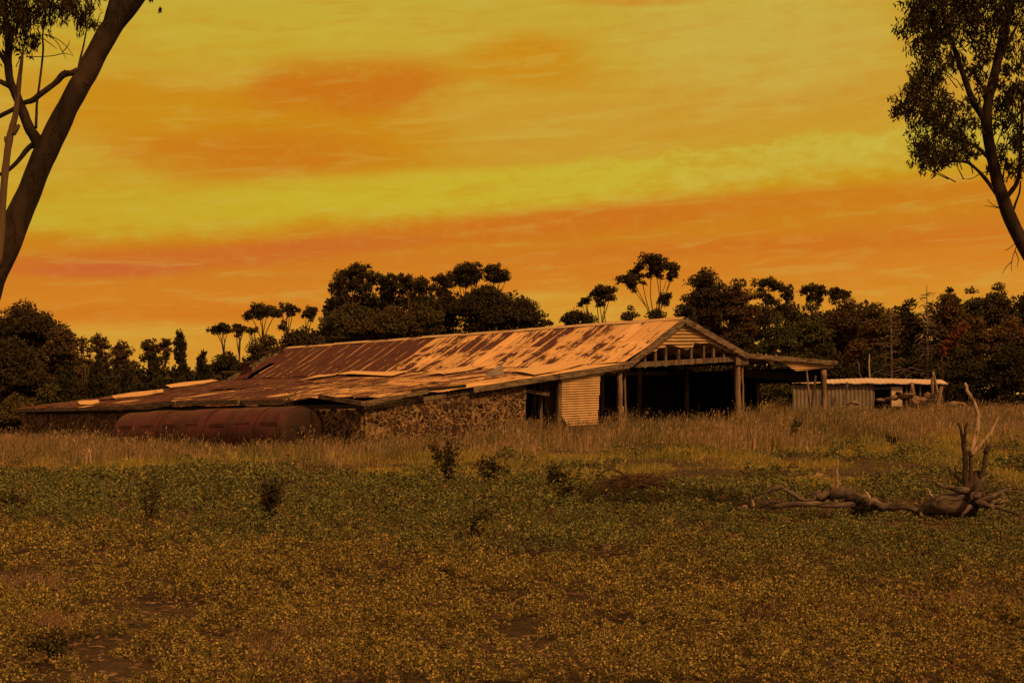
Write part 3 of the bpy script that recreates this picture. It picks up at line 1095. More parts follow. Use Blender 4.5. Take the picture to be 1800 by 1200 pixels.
# hanging door panel of ribbed iron left of the bay
pl, pr = on_front(984, 700)[0], on_front(1051, 700)[0]
cs = list(np.linspace(pl, pr, 40))
pan_bot = interp([(pl, on_front(984, 731)[1]), (on_front(996, 740)[0], on_front(998, 750)[1]), (on_front(1046, 748)[0], on_front(1046, 746)[1]), (pr, on_front(1051, 670)[1])])
lap_panel(cs, -0.10, 0.100, 0.055, lambda s: roof_z(s) - 0.08, lambda s: max(pan_bot(s), on_front(984, 757)[1]), 'ribbed_panel', 'clad', 8, 'pale ribbed iron panel hanging beside the open bay')
m_ = MB()
m_.bar(sw(pl - 0.12, -0.02, T(*sw(pl, 0, 0).xy) - 0.1), sw(pl - 0.05, -0.02, roof_z(pl) - 0.1), 0.16, 0.16)
m_.build('post', 'timber', shed)
# scrap of cladding between panel and bay
cs = list(np.linspace(on_front(1040, 655)[0], on_front(1094, 645)[0], 20))
lap_panel(cs, -0.06, 0.15, 0.05, lambda s: roof_z(s) - 0.08, lambda s: roof_z(s) - 0.30 - 0.05 * math.sin(s * 9), 'cladding_scrap', 'clad', 9)

# tie beam and studs
bl, br = on_front(1112, 639), on_front(1306, 626)
m_ = MB()
m_.bar(sw(bl[0], 0.06, bl[1] - 0.06), sw(br[0], 0.06, br[1] - 0.1), 0.14, 0.22)
m_.build('tie_beam', 'timber', shed)
for px_, top in ((1133.5, 622), (1152, 616), (1170, 607), (1193, 606), (1215, 604), (1237, 601), (1254, 604), (1272, 613)):
    s0, z0 = on_front(px_, top - 4)
    f = (s0 - bl[0]) / (br[0] - bl[0])
    zb = bl[1] + (br[1] - bl[1]) * f - 0.22
    m_ = MB()
    m_.bar(sw(s0, 0.02, zb), sw(s0, 0.02, min(z0 + 0.5, roof_z(s0) - 0.1)), 0.10, 0.12, up=U)
    m_.build('gable_stud', 'timber', shed)


def post(px0, py0, px1, py1, r, mat='post', t=0.05, sink=0.6, name='post', wob_=0.02):
    s0, z0 = on_front(px0, py0, t)
    s1, z1 = on_front(px1, py1, t)
    p1, p0 = sw(s1, t, z1), sw(s0, t, min(z0, T(*sw(s0, t, 0).xy)) - sink)
    rr = random.Random(int(px0 * 7))
    m_ = MB()
    n = 9
    pts = [p0.lerp(p1, i / n) + Vector((rr.uniform(-wob_, wob_), rr.uniform(-wob_, wob_), 0)) for i in range(n + 1)]
    m_.tube(pts, [r * (1.08 - 0.12 * i / n) * rr.uniform(0.96, 1.04) for i in range(n + 1)], 12, 0.03, rr)
    return m_.build(name, mat, shed, True)


post(1090, 745, 1089, 648, 0.12)
post(1299, 752, 1296, 628, 0.14)
post(1309, 748, 1304, 634, 0.05)
post(1450, 728, 1447, 650, 0.145)
post(1099, 740, 1098, 640, 0.06, 'timber', 0.35)
# short bearer ends over the posts
for (pa, pb, hh) in (((1098, 641), (1101, 641), 0.38), ((1289, 632), (1311, 631), 0.40)):
    m_ = MB()
    s0, z0 = on_front(*pa)
    s1, z1 = on_front(*pb)
    m_.bar(sw(s0, -0.12, z0 - 0.05), sw(s1, -0.12, z1 - 0.05), 0.12, hh)
    m_.build('bearer_end', 'timber', shed)
# long plates running back under the eaves
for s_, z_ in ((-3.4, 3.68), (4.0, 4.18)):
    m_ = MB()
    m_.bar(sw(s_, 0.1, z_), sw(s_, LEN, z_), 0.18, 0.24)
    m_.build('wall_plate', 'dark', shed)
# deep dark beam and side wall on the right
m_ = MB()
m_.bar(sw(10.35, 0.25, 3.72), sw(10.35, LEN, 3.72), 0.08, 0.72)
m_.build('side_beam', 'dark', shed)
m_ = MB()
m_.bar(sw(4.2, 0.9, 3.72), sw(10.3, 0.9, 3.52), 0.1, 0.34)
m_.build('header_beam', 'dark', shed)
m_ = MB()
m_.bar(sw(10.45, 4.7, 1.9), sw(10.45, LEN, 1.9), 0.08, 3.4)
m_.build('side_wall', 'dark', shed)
m_ = MB()
m_.bar(sw(10.36, 4.55, 1.0), sw(10.36, 4.55, 3.5), 0.16, 0.16)
m_.build('post', 'timber', shed)
# dark partition deep inside and the far end wall
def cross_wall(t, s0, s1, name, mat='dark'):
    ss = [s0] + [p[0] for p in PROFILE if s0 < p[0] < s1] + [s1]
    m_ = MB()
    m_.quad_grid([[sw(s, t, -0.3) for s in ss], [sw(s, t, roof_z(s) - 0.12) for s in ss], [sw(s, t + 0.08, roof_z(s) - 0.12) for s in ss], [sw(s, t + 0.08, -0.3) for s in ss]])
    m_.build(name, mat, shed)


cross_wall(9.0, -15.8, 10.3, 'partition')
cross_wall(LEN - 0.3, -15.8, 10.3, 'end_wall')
# inner posts half seen in the gloom
for s_, t_ in ((-1.6, 4.6), (-0.4, 4.6), (2.0, 4.6), (-5.4, 4.2), (-7.4, 2.4), (5.6, 5.0), (-2.9, 6.5)):
    zt = roof_z(s_) - 0.15
    z0 = T(*sw(s_, t_, 0).xy)
    m_ = MB()
    m_.tube([sw(s_, t_, z0 - 0.2), sw(s_ + 0.03, t_, (z0 + zt) / 2), sw(s_, t_, zt)], [0.12, 0.11, 0.10], 10, 0.03, rng)
    m_.build('inner_post', 'timber', shed, True)
m_ = MB()
m_.bar(sw(-2.6, 4.6, 3.55), sw(3.8, 4.6, 3.75), 0.1, 0.16)
m_.build('inner_rail', 'timber', shed)
m_ = MB()
m_.bar(sw(-3.2, 4.7, 2.0), sw(0.2, 4.7, 2.05), 0.06, 0.12)
m_.build('inner_rail', 'timber', shed)
# raised floor edge in the bay, with boards at the right corner
m_ = MB()
m_.bar(sw(-4.6, 1.6, 1.30), sw(3.9, 1.6, 1.42), 3.0, 0.10)
m_.build('floor_deck', 'timber', shed)
for k in range(4):
    m_ = MB()
    m_.bar(sw(4.2, 0.15 + 0.01 * k, 1.33 + 0.13 * k), sw(6.35 - 0.1 * k, 0.15 + 0.01 * k, 1.36 + 0.135 * k), 0.05, 0.11)
    m_.build('low_board', 'post', shed)
# opening between stone wall and panel: rail, jamb posts
s0, z0 = on_front(922, 685)
s1, z1 = on_front(972, 693)
m_ = MB()
m_.bar(sw(s0, 0.25, z0), sw(s1, 0.25, z1), 0.08, 0.14)
m_.build('rail', 'timber', shed)
for px0, px1, w_ in ((966, 960, 0.26), (974, 970, 0.10), (950, 950, 0.12)):
    s0, _ = on_front(px0, 740, 0.8)
    s1, z1 = on_front(px1, 668, 0.8)
    m_ = MB()
    m_.bar(sw(s0, 0.8, T(*sw(s0, 0.8, 0).xy) - 0.1), sw(s1, 0.8, z1), w_, 0.12, up=Vd)
    m_.build('jamb_post', 'timber', shed)
# timber struts leaning under the right lean-to
for (a0, b0, a1, b1, rr_, mm) in ((1427, 745, 1418, 652, 0.05, 'post'), (1420, 748, 1434, 660, 0.055, 'twig')):
    s0, z0 = on_front(a0, b0, -0.3)
    s1, z1 = on_front(a1, b1, -0.3)
    p0, p1 = sw(s0, -0.3, z0 - 0.4), sw(s1, -0.3, z1)
    r0 = thing('leaning_pole', {'post': 'pale thin pole leaning against the right lean-to eave', 'twig': 'dark broken pole leaning beside the right corner post'}[mm], 'pole', p0, 'poles leaning at the shed corner')
    m_ = MB()
    m_.tube([p0, p0.lerp(p1, 0.5) + Vector((0.02, 0, 0)), p1], [rr_, rr_, rr_ * 0.8], 8, 0.05, rng)
    m_.build('shaft', mm, r0, True)


# stone walls
def wall_grid(face, n_u, n_v, u0, u1, zb, zt, th, seed, name, axis):
    """rubble wall with uneven face and top; face(u, out) -> xy"""
    rs = np.random.RandomState(seed)
    m_ = MB()
    rows = []
    for j in range(n_v + 1):
        fj = j / n_v
        row = []
        for i in range(n_u + 1):
            u = u0 + (u1 - u0) * i / n_u
            z0, z1 = zb(u), zt(u)
            z = z0 + (z1 - z0) * fj
            out = 0.10 * float(vn(np.array(u * 3.1 + seed), np.array(z * 3.1 + 7))) + 0.08 * float(vn(np.array(u * 8.3), np.array(z * 8.3 + seed)))
            row.append(axis(u, -out, z))
        rows.append(row)
    rows.append([axis(u0 + (u1 - u0) * i / n_u, th * 0.5, zt(u0 + (u1 - u0) * i / n_u) + 0.03) for i in range(n_u + 1)])
    rows.append([axis(u0 + (u1 - u0) * i / n_u, th, zt(u0 + (u1 - u0) * i / n_u)) for i in range(n_u + 1)])
    rows.append([axis(u0 + (u1 - u0) * i / n_u, th, zb(u0 + (u1 - u0) * i / n_u)) for i in range(n_u + 1)])
    m_.quad_grid(rows)
    for i in (0, n_u):                                   # end faces
        e = [r[i] for r in rows]
        b = len(m_.v)
        m_.v.extend(e)
        m_.f.append(tuple(range(b, b + len(e))) if i == 0 else tuple(reversed(range(b, b + len(e)))))
    return m_.build(name, 'stone', shed, True)


sF0, sF1 = -16.35, on_front(923, 730)[0]
topF = interp([(sF0, 1.98), (on_front(700, 706)[0], on_front(700, 708)[1]), (on_front(728, 704)[0], on_front(728, 704)[1]), (on_front(740, 703)[0], on_front(740, 702)[1]), (on_front(828, 688)[0], on_front(828, 688)[1]), (sF1, on_front(923, 676)[1])])
wobt = lambda u: 0.05 * (float(vn(np.array(u * 2.3), np.array(3.0))) - 0.5)
wall_grid(None, 160, 34, sF0, sF1, lambda u: T(*sw(u, 0, 0).xy) - 0.3, lambda u: topF(u) + wobt(u), 0.5, 3, 'front_stone_wall', lambda u, o, z: sw(u, 0.08 + o, z))
wall_grid(None, 330, 26, 0.1, LEN + 0.2, lambda u: T(*sw(-16.4, u, 0).xy) - 0.3, lambda u: 1.92 - 0.10 * sm(12, 33, u) + wobt(u), 0.5, 8, 'side_stone_wall', lambda u, o, z: sw(-16.35 + o, u, z))
# a rounded pale stone on the wall top
# eave boards and broken gutter boards
def eave_board(p0, p1, h, w=0.06, s=-16.95, mat='board', name='eave_board'):
    t0, z0 = on_side(*p0, s)
    t1, z1 = on_side(*p1, s)
    m_ = MB()
    m_.bar(sw(s, t0, z0), sw(s, t1, z1), w, h)
    return m_.build(name, mat, shed)


eave_board((25, 721), (205, 717), 0.16)
eave_board((206, 718), (300, 708), 0.20)
eave_board((212, 715), (262, 716.5), 0.16, s=-17.03)
eave_board((262, 716.5), (308, 708.5), 0.14, s=-17.03)
eave_board((300, 709), (420, 706.5), 0.20)
eave_board((420, 708), (500, 706), 0.22, s=-16.75)
eave_board((560, 696.5), (636, 708.5), 0.16, s=-17.05)
s0, z0 = on_front(637, 709.5, -0.35)
s1, z1 = on_front(752, 687.5, -0.35)
m_ = MB()
m_.bar(sw(s0, -0.35, z0), sw(s1, -0.35, z1), 0.06, 0.17)
m_.build('eave_board', 'board', shed)
m_ = MB()
m_.bar(sw(-16.5, -0.1, 2.03), sw(-16.5, LEN, 1.97), 0.14, 0.16)
m_.build('wall_plate', 'dark', shed)
# front rafter and plate over the stone wall, and a plank on the roof
m_ = MB()
m_.bar(sw(-16.3, 0.0, 1.98), sw(-3.4, 0.0, 3.72), 0.12, 0.16)
m_.build('rafter', 'timber', shed)
(sa, ta), (sb, tb) = on_leanto(615, 685), on_leanto(680, 675)
m_ = MB()
m_.bar(sw(sa, ta, roof_z(sa) + 0.08), sw(sb, tb, roof_z(sb) + 0.08), 0.16, 0.06)
m_.build('roof_plank', 'timber', shed)
# timber lengths lying along the front roof edge (dark)
for a_, b_ in (((724, 688), (752, 683)), ((740, 686), (818, 678))):
    s0, z0 = on_front(*a_, -0.2)
    s1, z1 = on_front(*b_, -0.2)
    m_ = MB()
    m_.bar(sw(s0, -0.2, z0), sw(s1, -0.2, z1), 0.12, 0.12)
    m_.build('edge_batten', 'dark', shed)

# things inside and around the shed
p = sw(1.6, 5.2, 1.36)
r0 = thing('storage_chest', 'long dull grey chest standing in the dark bay', 'chest', p)
m_ = MB()
m_.bar(p + U * -1.3 + Vector((0, 0, 0.36)), p + U * 1.5 + Vector((0, 0, 0.36)), 0.8, 0.7)
m_.build('body', 'char', r0)
m_ = MB()
m_.bar(p + U * -1.34 + Vector((0, 0, 0.74)), p + U * 1.54 + Vector((0, 0, 0.74)), 0.86, 0.05)
m_.build('lid', 'char', r0)
p = sw(-1.0, 2.6, 1.37)
r0 = thing('shearing_machine', 'small pale iron machine with a wheel at the bay centre', 'machine', p)
m_ = MB()
m_.tube([p + Vector((0, 0, 0)), p + Vector((0, 0, 0.25)), p + Vector((0, 0, 0.3))], [0.2, 0.2, 0.1], 12)
m_.build('drum', 'greyiron', r0, True)
m_ = MB()
m_.tube([p + Vector((0, 0, 0.3)), p + Vector((0.0, 0, 0.5)), p + Vector((-0.03, 0, 0.72)), p + Vector((-0.05, 0, 0.8))], [0.13, 0.17, 0.12, 0.04], 12)
m_.build('head', 'paleiron', r0, True)
m_ = MB()
ring = [p + Vd * -0.25 + U * (0.2 * math.cos(a)) + Vector((0, 0, 0.35 + 0.2 * math.sin(a))) for a in np.linspace(0, 2 * math.pi, 17)]
m_.tube(ring, [0.025] * 17, 6, cap=False)
for a in np.linspace(0, math.pi, 4)[:3]:
    dv = U * (0.2 * math.cos(a)) + Vector((0, 0, 0.2 * math.sin(a)))
    m_.tube([p + Vd * -0.25 + Vector((0, 0, 0.35)) - dv, p + Vd * -0.25 + Vector((0, 0, 0.35)) + dv], [0.012] * 2, 5)
m_.build('wheel', 'greyiron', r0, True)

# ------------------------------------------------------------------ boiler tank
A0 = at(531, 757, 53.0)
B0 = at(236, 768, 61.5)
R_T = 1.0
A0.z = 2.06 - R_T
B0.z = 1.86 - R_T
axis = (B0 - A0).normalized()
tank = thing('boiler_tank', 'long rusted red-brown cylindrical tank lying beside the stone wall', 'tank', Vector((A0.x, A0.y, A0.z - R_T)))
sd_v = axis.cross(Vector((0, 0, 1))).normalized()
up_v = sd_v.cross(axis).normalized()
Lt = (B0 - A0).length


def ring_pts(dist, r, n=40, dent=True):
    c = A0 + axis * dist
    out = []
    for k in range(n + 1):
        a = 2 * math.pi * k / n
        q = r * (1 - 0.012 * math.sin(dist * 1.3 + a * 3) * dent)
        out.append(c + sd_v * (q * math.cos(a)) + up_v * (q * math.sin(a)))
    return out


nb = 7
for k in range(nb):                                        # riveted shell strakes lapped over each other
    d0, d1 = Lt * k / nb, Lt * (k + 1) / nb
    r = R_T + (0.025 if k % 2 else 0.0)
    m_ = MB()
    m_.quad_grid([ring_pts(d0 - 0.04, r - 0.008), ring_pts(d0, r), ring_pts((d0 + d1) / 2, r), ring_pts(d1, r), ring_pts(d1 + 0.04, r - 0.008)])
    m_.build('shell_strake', 'rustiron', tank, True)
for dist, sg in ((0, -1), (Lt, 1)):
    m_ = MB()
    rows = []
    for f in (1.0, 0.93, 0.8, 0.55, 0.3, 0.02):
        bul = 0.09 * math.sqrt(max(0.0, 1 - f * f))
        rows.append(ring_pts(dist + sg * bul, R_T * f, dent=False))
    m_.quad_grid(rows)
    m_.build('end_cap', 'darkiron', tank, True)  # end caps in a much darker rust than the shell
m_ = MB()
c = A0 - axis * 0.16 + sd_v * -0.15 + up_v * 0.1
m_.tube([c, c - axis * 0.08], [0.16, 0.16], 16)
m_.build('manhole', 'char', tank, True)
for k in range(nb):
    m_ = MB()
    d0, d1 = Lt * (k + 0.15) / nb, Lt * (k + 0.75) / nb
    ang = math.pi - 0.35 if sd_v.y > 0 else 0.35
    off = sd_v * (1.02 * math.cos(ang)) + up_v * (1.02 * math.sin(ang))
    m_.bar(A0 + axis * d0 + off, A0 + axis * d1 + off, 0.03, 0.12)
    m_.build('seam_strip', 'rustiron', tank)

# ------------------------------------------------------------------ far low shed
D2 = 76.0
o2 = at(1393, 715, D2)
low = thing('lean_to_shed', 'low grey iron shed with pale flat roof beyond the right lean-to', 'shed', Vector((o2.x, D2, T(o2.x, D2))))
xL, xR = (1393 - CX) / F * D2, (1650 - CX) / F * D2
zr = at(0, 669, D2).z


def vsheet(x0, x1, z0, z1, y, pitch, name, mat):
    m_ = MB()
    n = max(6, int((x1 - x0) / pitch * 8))
    rows = []
    for z in (z0, (z0 + z1) / 2, z1):
        rows.append([Vector((x0 + (x1 - x0) * i / n, y - 0.075 * abs(math.sin(math.pi * (x0 + (x1 - x0) * i / n) / pitch)) ** 0.6, z + (0.03 * math.sin(i * 0.31) if z == z1 else 0))) for i in range(n + 1)])
    m_.quad_grid(rows)
    return m_.build(name, mat, low, True)


zb2 = 1.3
xa = (1534 - CX) / F * D2
vsheet(xL, xa, zb2, zr - 0.18, D2, 0.205, 'iron_wall', 'greyiron')
m_ = MB()
m_.quad_grid([[Vector((xL - 0.1 + (xR - xL + 0.5) * i / 60, D2 - 0.35, zr - 0.10 + 0.02 * math.sin(i * 0.7) - 0.05 * (i / 60) + 0.02 * (i % 2))) for i in range(61)],
              [Vector((xL + 0.9 + (xR - xL + 0.5) * i / 60, D2 + 4.0, zr + 0.06 + 0.28 * min(1, i / 30) * (1 - i / 90) + 0.02 * (i % 2))) for i in range(61)]])
o = m_.build('roof', 'paleiron', low)
so = o.modifiers.new('thickness', 'SOLIDIFY')
so.thickness = 0.05
m_ = MB()
m_.bar((xL + 1.0, D2 + 3.9, 2.4), (xR + 0.6, D2 + 3.9, 2.4), 0.06, 2.4)
m_.build('rear_wall', 'dark', low)
m_ = MB()
m_.bar((xL + 0.06, D2 + 0.1, 2.35), (xL + 0.95, D2 + 3.8, 2.35), 0.05, 2.4)
m_.build('end_wall', 'greyiron', low)
for px_, mm in ((1535, 'timber'), (1566, 'timber'), (1593, 'timber'), (1600, 'post'), (1617, 'timber'), (1645, 'timber')):
    x = (px_ - CX) / F * D2
    m_ = MB()
    m_.tube([(x, D2 + 0.05, 1.4), (x + 0.03, D2 + 0.05, zr - 0.14)], [0.07, 0.06], 8)
    m_.build('post', mm, low)
x0, x1 = (1567 - CX) / F * D2, (1586 - CX) / F * D2
m_ = MB()
m_.bar((x0, D2 - 0.02, zr - 0.85), (x1, D2 - 0.02, zr - 0.85), 0.03, 1.05)
m_.build('white_panel', 'white', low)
m_ = MB()
m_.bar((xa, D2 - 0.01, zr - 0.40), (x0, D2 - 0.01, zr - 0.40), 0.05, 0.08)
m_.build('rail', 'timber', low)

# leaning posts near the rock pile
g_ = 'old posts by the rock pile'


def lone_post(label, p0, p1, d, r, mat='post', group=g_, name='leaning_post'):
    a_, b_ = at(*p0, d), at(*p1, d)
    a_.z = min(a_.z, T(a_.x, d)) - 0.15
    r0 = thing(name, label, 'post', a_, group)
    m_ = MB()
    rr = random.Random(int(p0[0]))
    n = 5
    m_.tube([a_.lerp(b_, i / n) + Vector((rr.uniform(-.01, .01), 0, 0)) for i in range(n + 1)], [r * (1.05 - 0.1 * i / n) for i in range(n + 1)], 10, 0.05, rr)
    m_.build('shaft', mat, r0, True)


lone_post('thick upright round post, second from the right end of the low shed', (1644, 712), (1638, 663), 74.0, 0.085)
lone_post('tallest post, leaning left above the low shed roof', (1658, 716), (1640, 653), 74.3, 0.075)
lone_post('short thick post leaning right at the end of the low shed', (1644, 704), (1655, 679), 73.6, 0.10)
lone_post('thin post standing behind the short leaning one', (1660, 718), (1654, 690), 74.8, 0.05)
lone_post('stout post leaning left in front of the low shed opening', (1612, 704), (1603, 672), 74.2, 0.10)
lone_post('dark thin pole leaning right across the grey iron wall', (1480, 722), (1490, 671), 75.2, 0.055, 'timber')


def rock(label, p, sx, sy, sz, seed, mat='rock', group=None, name='rock', flat=0.0):
    m_ = MB()
    rs = np.random.RandomState(seed)
    nu, nv = 14, 9
    for j in range(nv + 1):
        th = math.pi * j / nv
        row = []
    rows = []
    for j in range(nv + 1):
        th = math.pi * j / nv
        row = []
        for i in range(nu + 1):
            ph = 2 * math.pi * (i % nu) / nu
            d = Vector((math.sin(th) * math.cos(ph), math.sin(th) * math.sin(ph), math.cos(th)))
            k = 1 + 0.5 * (float(vn(np.array(d.x * 1.6 + seed), np.array(d.y * 1.6 + d.z * 2.1 + 3))) - 0.5) + 0.2 * (float(vn(np.array(d.x * 4 + seed), np.array(d.y * 4 + d.z * 3))) - 0.5)
            row.append(p + Vector((d.x * sx * k, d.y * sy * k, d.z * sz * k)))
        rows.append(row)
    m_.quad_grid(rows)
    o = m_.build(name, mat, None, False, p)
    tag(o, label, 'rock', group)
    return o


rr = random.Random(9)
g_ = 'stones in the pile before the low shed'
pile = [('pale boulder standing on end under the stout leaning post', 1609, 707, 73.0, .24, .2, .36, 'rock'),
        ('dark rounded stone on top of the pile', 1581, 692, 74.0, .20, .2, .12, 'char'),
        ('long flat pale slab along the top of the pile', 1595, 694, 73.6, .42, .3, .10, 'rock'),
        ('dark stone tucked under the flat slab', 1590, 699, 73.3, .32, .3, .14, 'char'),
        ('small pinkish stone at the left of the pile crest', 1572, 699, 73.6, .22, .2, .13, 'rock'),
        ('low brown stone beside the pinkish one', 1560, 702, 73.4, .24, .2, .12, 'char'),
        ('pale low slab at the left end of the pile', 1548, 703, 73.4, .26, .2, .10, 'rock'),
        ('pale block lying by the grey wall', 1502, 708, 74.0, .26, .2, .12, 'rock'),
        ('tiny pale block left of the pale block', 1491, 710, 74.2, .12, .14, .12, 'rock'),
        ('rough brown stone right of the upright boulder', 1622, 703, 73.4, .26, .22, .17, 'rock'),
        ('pale topmost stone between boulder and posts', 1630, 695, 73.8, .20, .2, .15, 'rock'),
        ('dark brown stone low beside the leaning posts', 1638, 706, 73.2, .28, .22, .16, 'char'),
        ('broad dark stone in the grass under the pile', 1626, 712, 72.6, .40, .25, .16, 'char'),
        ('wide pale hump of stone right of the posts', 1678, 711, 71.5, .48, .3, .16, 'rock')]
for i, (lb, px_, py_, d_, a_, b_, c_, mm) in enumerate(pile):
    q = at(px_, py_, d_)
    rock(lb, q, a_, b_, c_, 31 + i * 7, mm, g_)
# heap that carries the stones
m_ = MB()
rows = []
for j in range(13):
    rows.append([Vector((15.0 + 0 + (at(1480 + 210 * i / 30, 0, 73.8).x - 15.0), 72.6 + 2.6 * j / 12, T(at(1480 + 210 * i / 30, 0, 73.8).x, 73.8) - 0.25 + (0.75 * math.sin(math.pi * i / 30) ** 0.7 * math.sin(math.pi * j / 12) ** 0.7) * (0.8 + 0.4 * float(vn(np.array(i * 0.6), np.array(j * 0.8)))))) for i in range(31)])
m_.quad_grid(rows)
tag(m_.build('rubble_mound', 'soil', None, True, Vector((19.5, 73.8, 1.6))), 'low earthen mound under the stone pile', 'mound')
q = sw(on_front(743, 698)[0], 0.1, on_front(743, 698)[1] - 0.02)
rock('round pale stone sitting on top of the front stone wall', q, .09, .09, .09, 5)

# ------------------------------------------------------------------ fallen timber
DL = 22.8


def P24(px, py, dd=0.0):
    return at(px, py, DL + dd)


def limb(root, name, pts, rad, mat='dead', n=9, rough=0.10, seed=1, dd=None, sub=3, wiggle=0.012):
    rr_ = random.Random(seed)
    P = [P24(p[0], p[1], (p[2] if len(p) > 2 else 0.0)) for p in pts]
    Q, R_ = [], []
    for i in range(len(P) - 1):                            # Catmull-Rom between the given points
        p0, p1, p2, p3 = P[max(i - 1, 0)], P[i], P[i + 1], P[min(i + 2, len(P) - 1)]
        for k in range(sub):
            t = k / sub
            Q.append(0.5 * ((2 * p1) + (p2 - p0) * t + (2 * p0 - 5 * p1 + 4 * p2 - p3) * t * t + (3 * p1 - p0 - 3 * p2 + p3) * t ** 3) + Vector((rr_.uniform(-1, 1), rr_.uniform(-1, 1), rr_.uniform(-1, 1))) * wiggle)
            R_.append(rad[i] + (rad[i + 1] - rad[i]) * t)
    Q.append(P[-1])
    R_.append(rad[-1])
    m_ = MB()
    thin = 0.78 if name in ('limb', 'root') else 0.9
    m_.tube(Q, [r * (DL / F) * thin for r in R_], n, rough, rr_)
    return m_.build(name, mat, root, True)


b = P24(1700, 905)
st = thing('uprooted_stump', 'weathered uprooted tree stump with splayed roots and tall bare limbs', 'stump', Vector((b.x, b.y, T(b.x, b.y))))
limb(st, 'trunk', [(1608, 902, .3), (1630, 893, .15), (1655, 886), (1685, 884), (1705, 878)], [7, 14, 21, 25, 22], 'dead', 16, 0.05, 2)
limb(st, 'root_plate', [(1700, 900, .1), (1704, 880), (1712, 864), (1716, 846, .1), (1719, 832, .2)], [16, 25, 24, 18, 10], 'char', 12, 0.2, 3)
limb(st, 'limb', [(1700, 868, -.1), (1697, 840), (1696, 812), (1695.5, 790)], [6.5, 6.5, 6.5, 5.5], 'char', 9, 0.1, 4)
limb(st, 'limb', [(1708, 868, -.12), (1706, 840), (1706, 800), (1707, 782)], [5, 5, 4, 2.4], 'char', 9, 0.1, 5)
limb(st, 'limb', [(1694, 793), (1691, 770), (1688, 755), (1685.5, 743)], [4, 3.6, 3.2, 2.6], 'char', 7, 0.12, 6)
limb(st, 'limb', [(1696, 793), (1697, 775), (1697, 760), (1700, 743)], [4, 3.6, 3.4, 3.0], 'char', 7, 0.12, 7)
limb(st, 'limb', [(1705, 795), (1711, 775), (1718, 752), (1719, 730), (1713, 712), (1704, 695), (1696, 673)], [5, 5.5, 5.5, 5, 4.5, 4, 3], 'deadpale', 9, 0.08, 8)
limb(st, 'limb', [(1706, 800), (1718, 787), (1731, 774), (1741, 760), (1747, 748), (1755, 731)], [5, 5.5, 5, 3.4, 2.6, 1.2], 'deadpale', 8, 0.1, 9)
limb(st, 'limb', [(1724, 842, -.05), (1729, 824), (1731, 806), (1733, 793), (1738, 782)], [5.5, 5.5, 5, 5.5, 6], 'char', 8, 0.1, 10)
limb(st, 'root', [(1704, 865, -.1), (1685, 860, -.15), (1662, 855, -.2), (1643, 847, -.2), (1625, 841, -.2)], [9, 7, 4.5, 2.6, 1.0], 'dead', 8, 0.12, 11)
limb(st, 'root', [(1697, 852), (1687, 843), (1676, 834), (1670, 826), (1666, 819)], [4, 3.4, 2.4, 1.6, 0.8], 'char', 6, 0.12, 12)
limb(st, 'root', [(1690, 845), (1682, 834), (1677, 819)], [3.2, 2.4, 1.0], 'char', 6, 0.12, 13)
limb(st, 'root', [(1714, 873, -.3), (1720, 858, -.35), (1725, 846, -.35), (1735, 829, -.3)], [13, 9, 6, 2.2], 'dead', 9, 0.1, 14)
limb(st, 'root', [(1722, 882, -.3), (1738, 876, -.4), (1754, 869, -.4), (1774, 856, -.4)], [9, 6.5, 5, 2], 'dead', 9, 0.1, 15)
limb(st, 'root', [(1733, 868), (1750, 857), (1766, 845)], [4, 2.6, 1.2], 'char', 6, 0.1, 16)
limb(st, 'root', [(1718, 882, -.3), (1735, 888, -.45), (1746, 893, -.5), (1739, 902, -.5), (1731, 914, -.5)], [11, 7, 4.5, 3.4, 1.2], 'dead', 8, 0.1, 17)
limb(st, 'root', [(1742, 890, -.5), (1747, 898, -.5), (1751, 910, -.5)], [4.2, 3.2, 1.2], 'dead', 8, 0.1, 18)
limb(st, 'root', [(1706, 890, -.3), (1697, 899, -.35), (1687, 911, -.35)], [6.5, 4, 1.0], 'dead', 8, 0.1, 19)
limb(st, 'root', [(1738, 888, -.3), (1756, 893, -.3), (1778, 899, -.3), (1803, 909, -.3)], [6, 4, 3, 1.5], 'dead', 8, 0.1, 20)
limb(st, 'root', [(1740, 884), (1760, 882), (1776, 880)], [7, 4.5, 1.5], 'dead', 8, 0.12, 21)
limb(st, 'splinter', [(1641, 878), (1636, 868), (1630, 857)], [3.5, 2.4, 0.8], 'deadpale', 6, 0.1, 22)

b = P24(1490, 893)
lg = thing('fallen_log', 'knobbly grey fallen log with a pale upright stick and lower limb', 'log', Vector((b.x, b.y, T(b.x, b.y))))
limb(lg, 'trunk', [(1425, 880, .1), (1440, 873), (1458, 871), (1486, 869), (1511, 875), (1534, 885), (1571, 890), (1613, 896)], [6, 9, 11, 12, 10, 8.5, 8, 4], 'dead', 14, 0.13, 30, wiggle=0.05)
limb(lg, 'limb', [(1338, 866), (1352, 862), (1367, 855), (1384, 863), (1404, 875), (1425, 880), (1440, 880)], [2.5, 4.5, 5, 5, 5, 5, 4], 'dead', 9, 0.12, 31)
limb(lg, 'limb', [(1358, 891, -.25), (1392, 887, -.25), (1435, 886, -.25), (1469, 887, -.2), (1500, 887, -.1)], [4.5, 5.5, 6, 6.5, 6], 'dead', 9, 0.1, 32)
limb(lg, 'limb', [(1336, 893, .1), (1350, 885), (1372, 880)], [2, 3, 3], 'dead', 7, 0.1, 33)
limb(lg, 'stick', [(1470, 860), (1472, 842), (1471, 828), (1472, 814)], [3.6, 3.4, 2.4, 1.2], 'deadpale', 7, 0.1, 34)
limb(lg, 'stub', [(1526, 876), (1523, 868), (1520, 860)], [5, 3.4, 1.2], 'deadpale', 7, 0.15, 35)
limb(lg, 'stub', [(1562, 886), (1560, 879), (1561, 874)], [3, 2, 1.0], 'dead', 6, 0.15, 36)
b = P24(1322, 885)
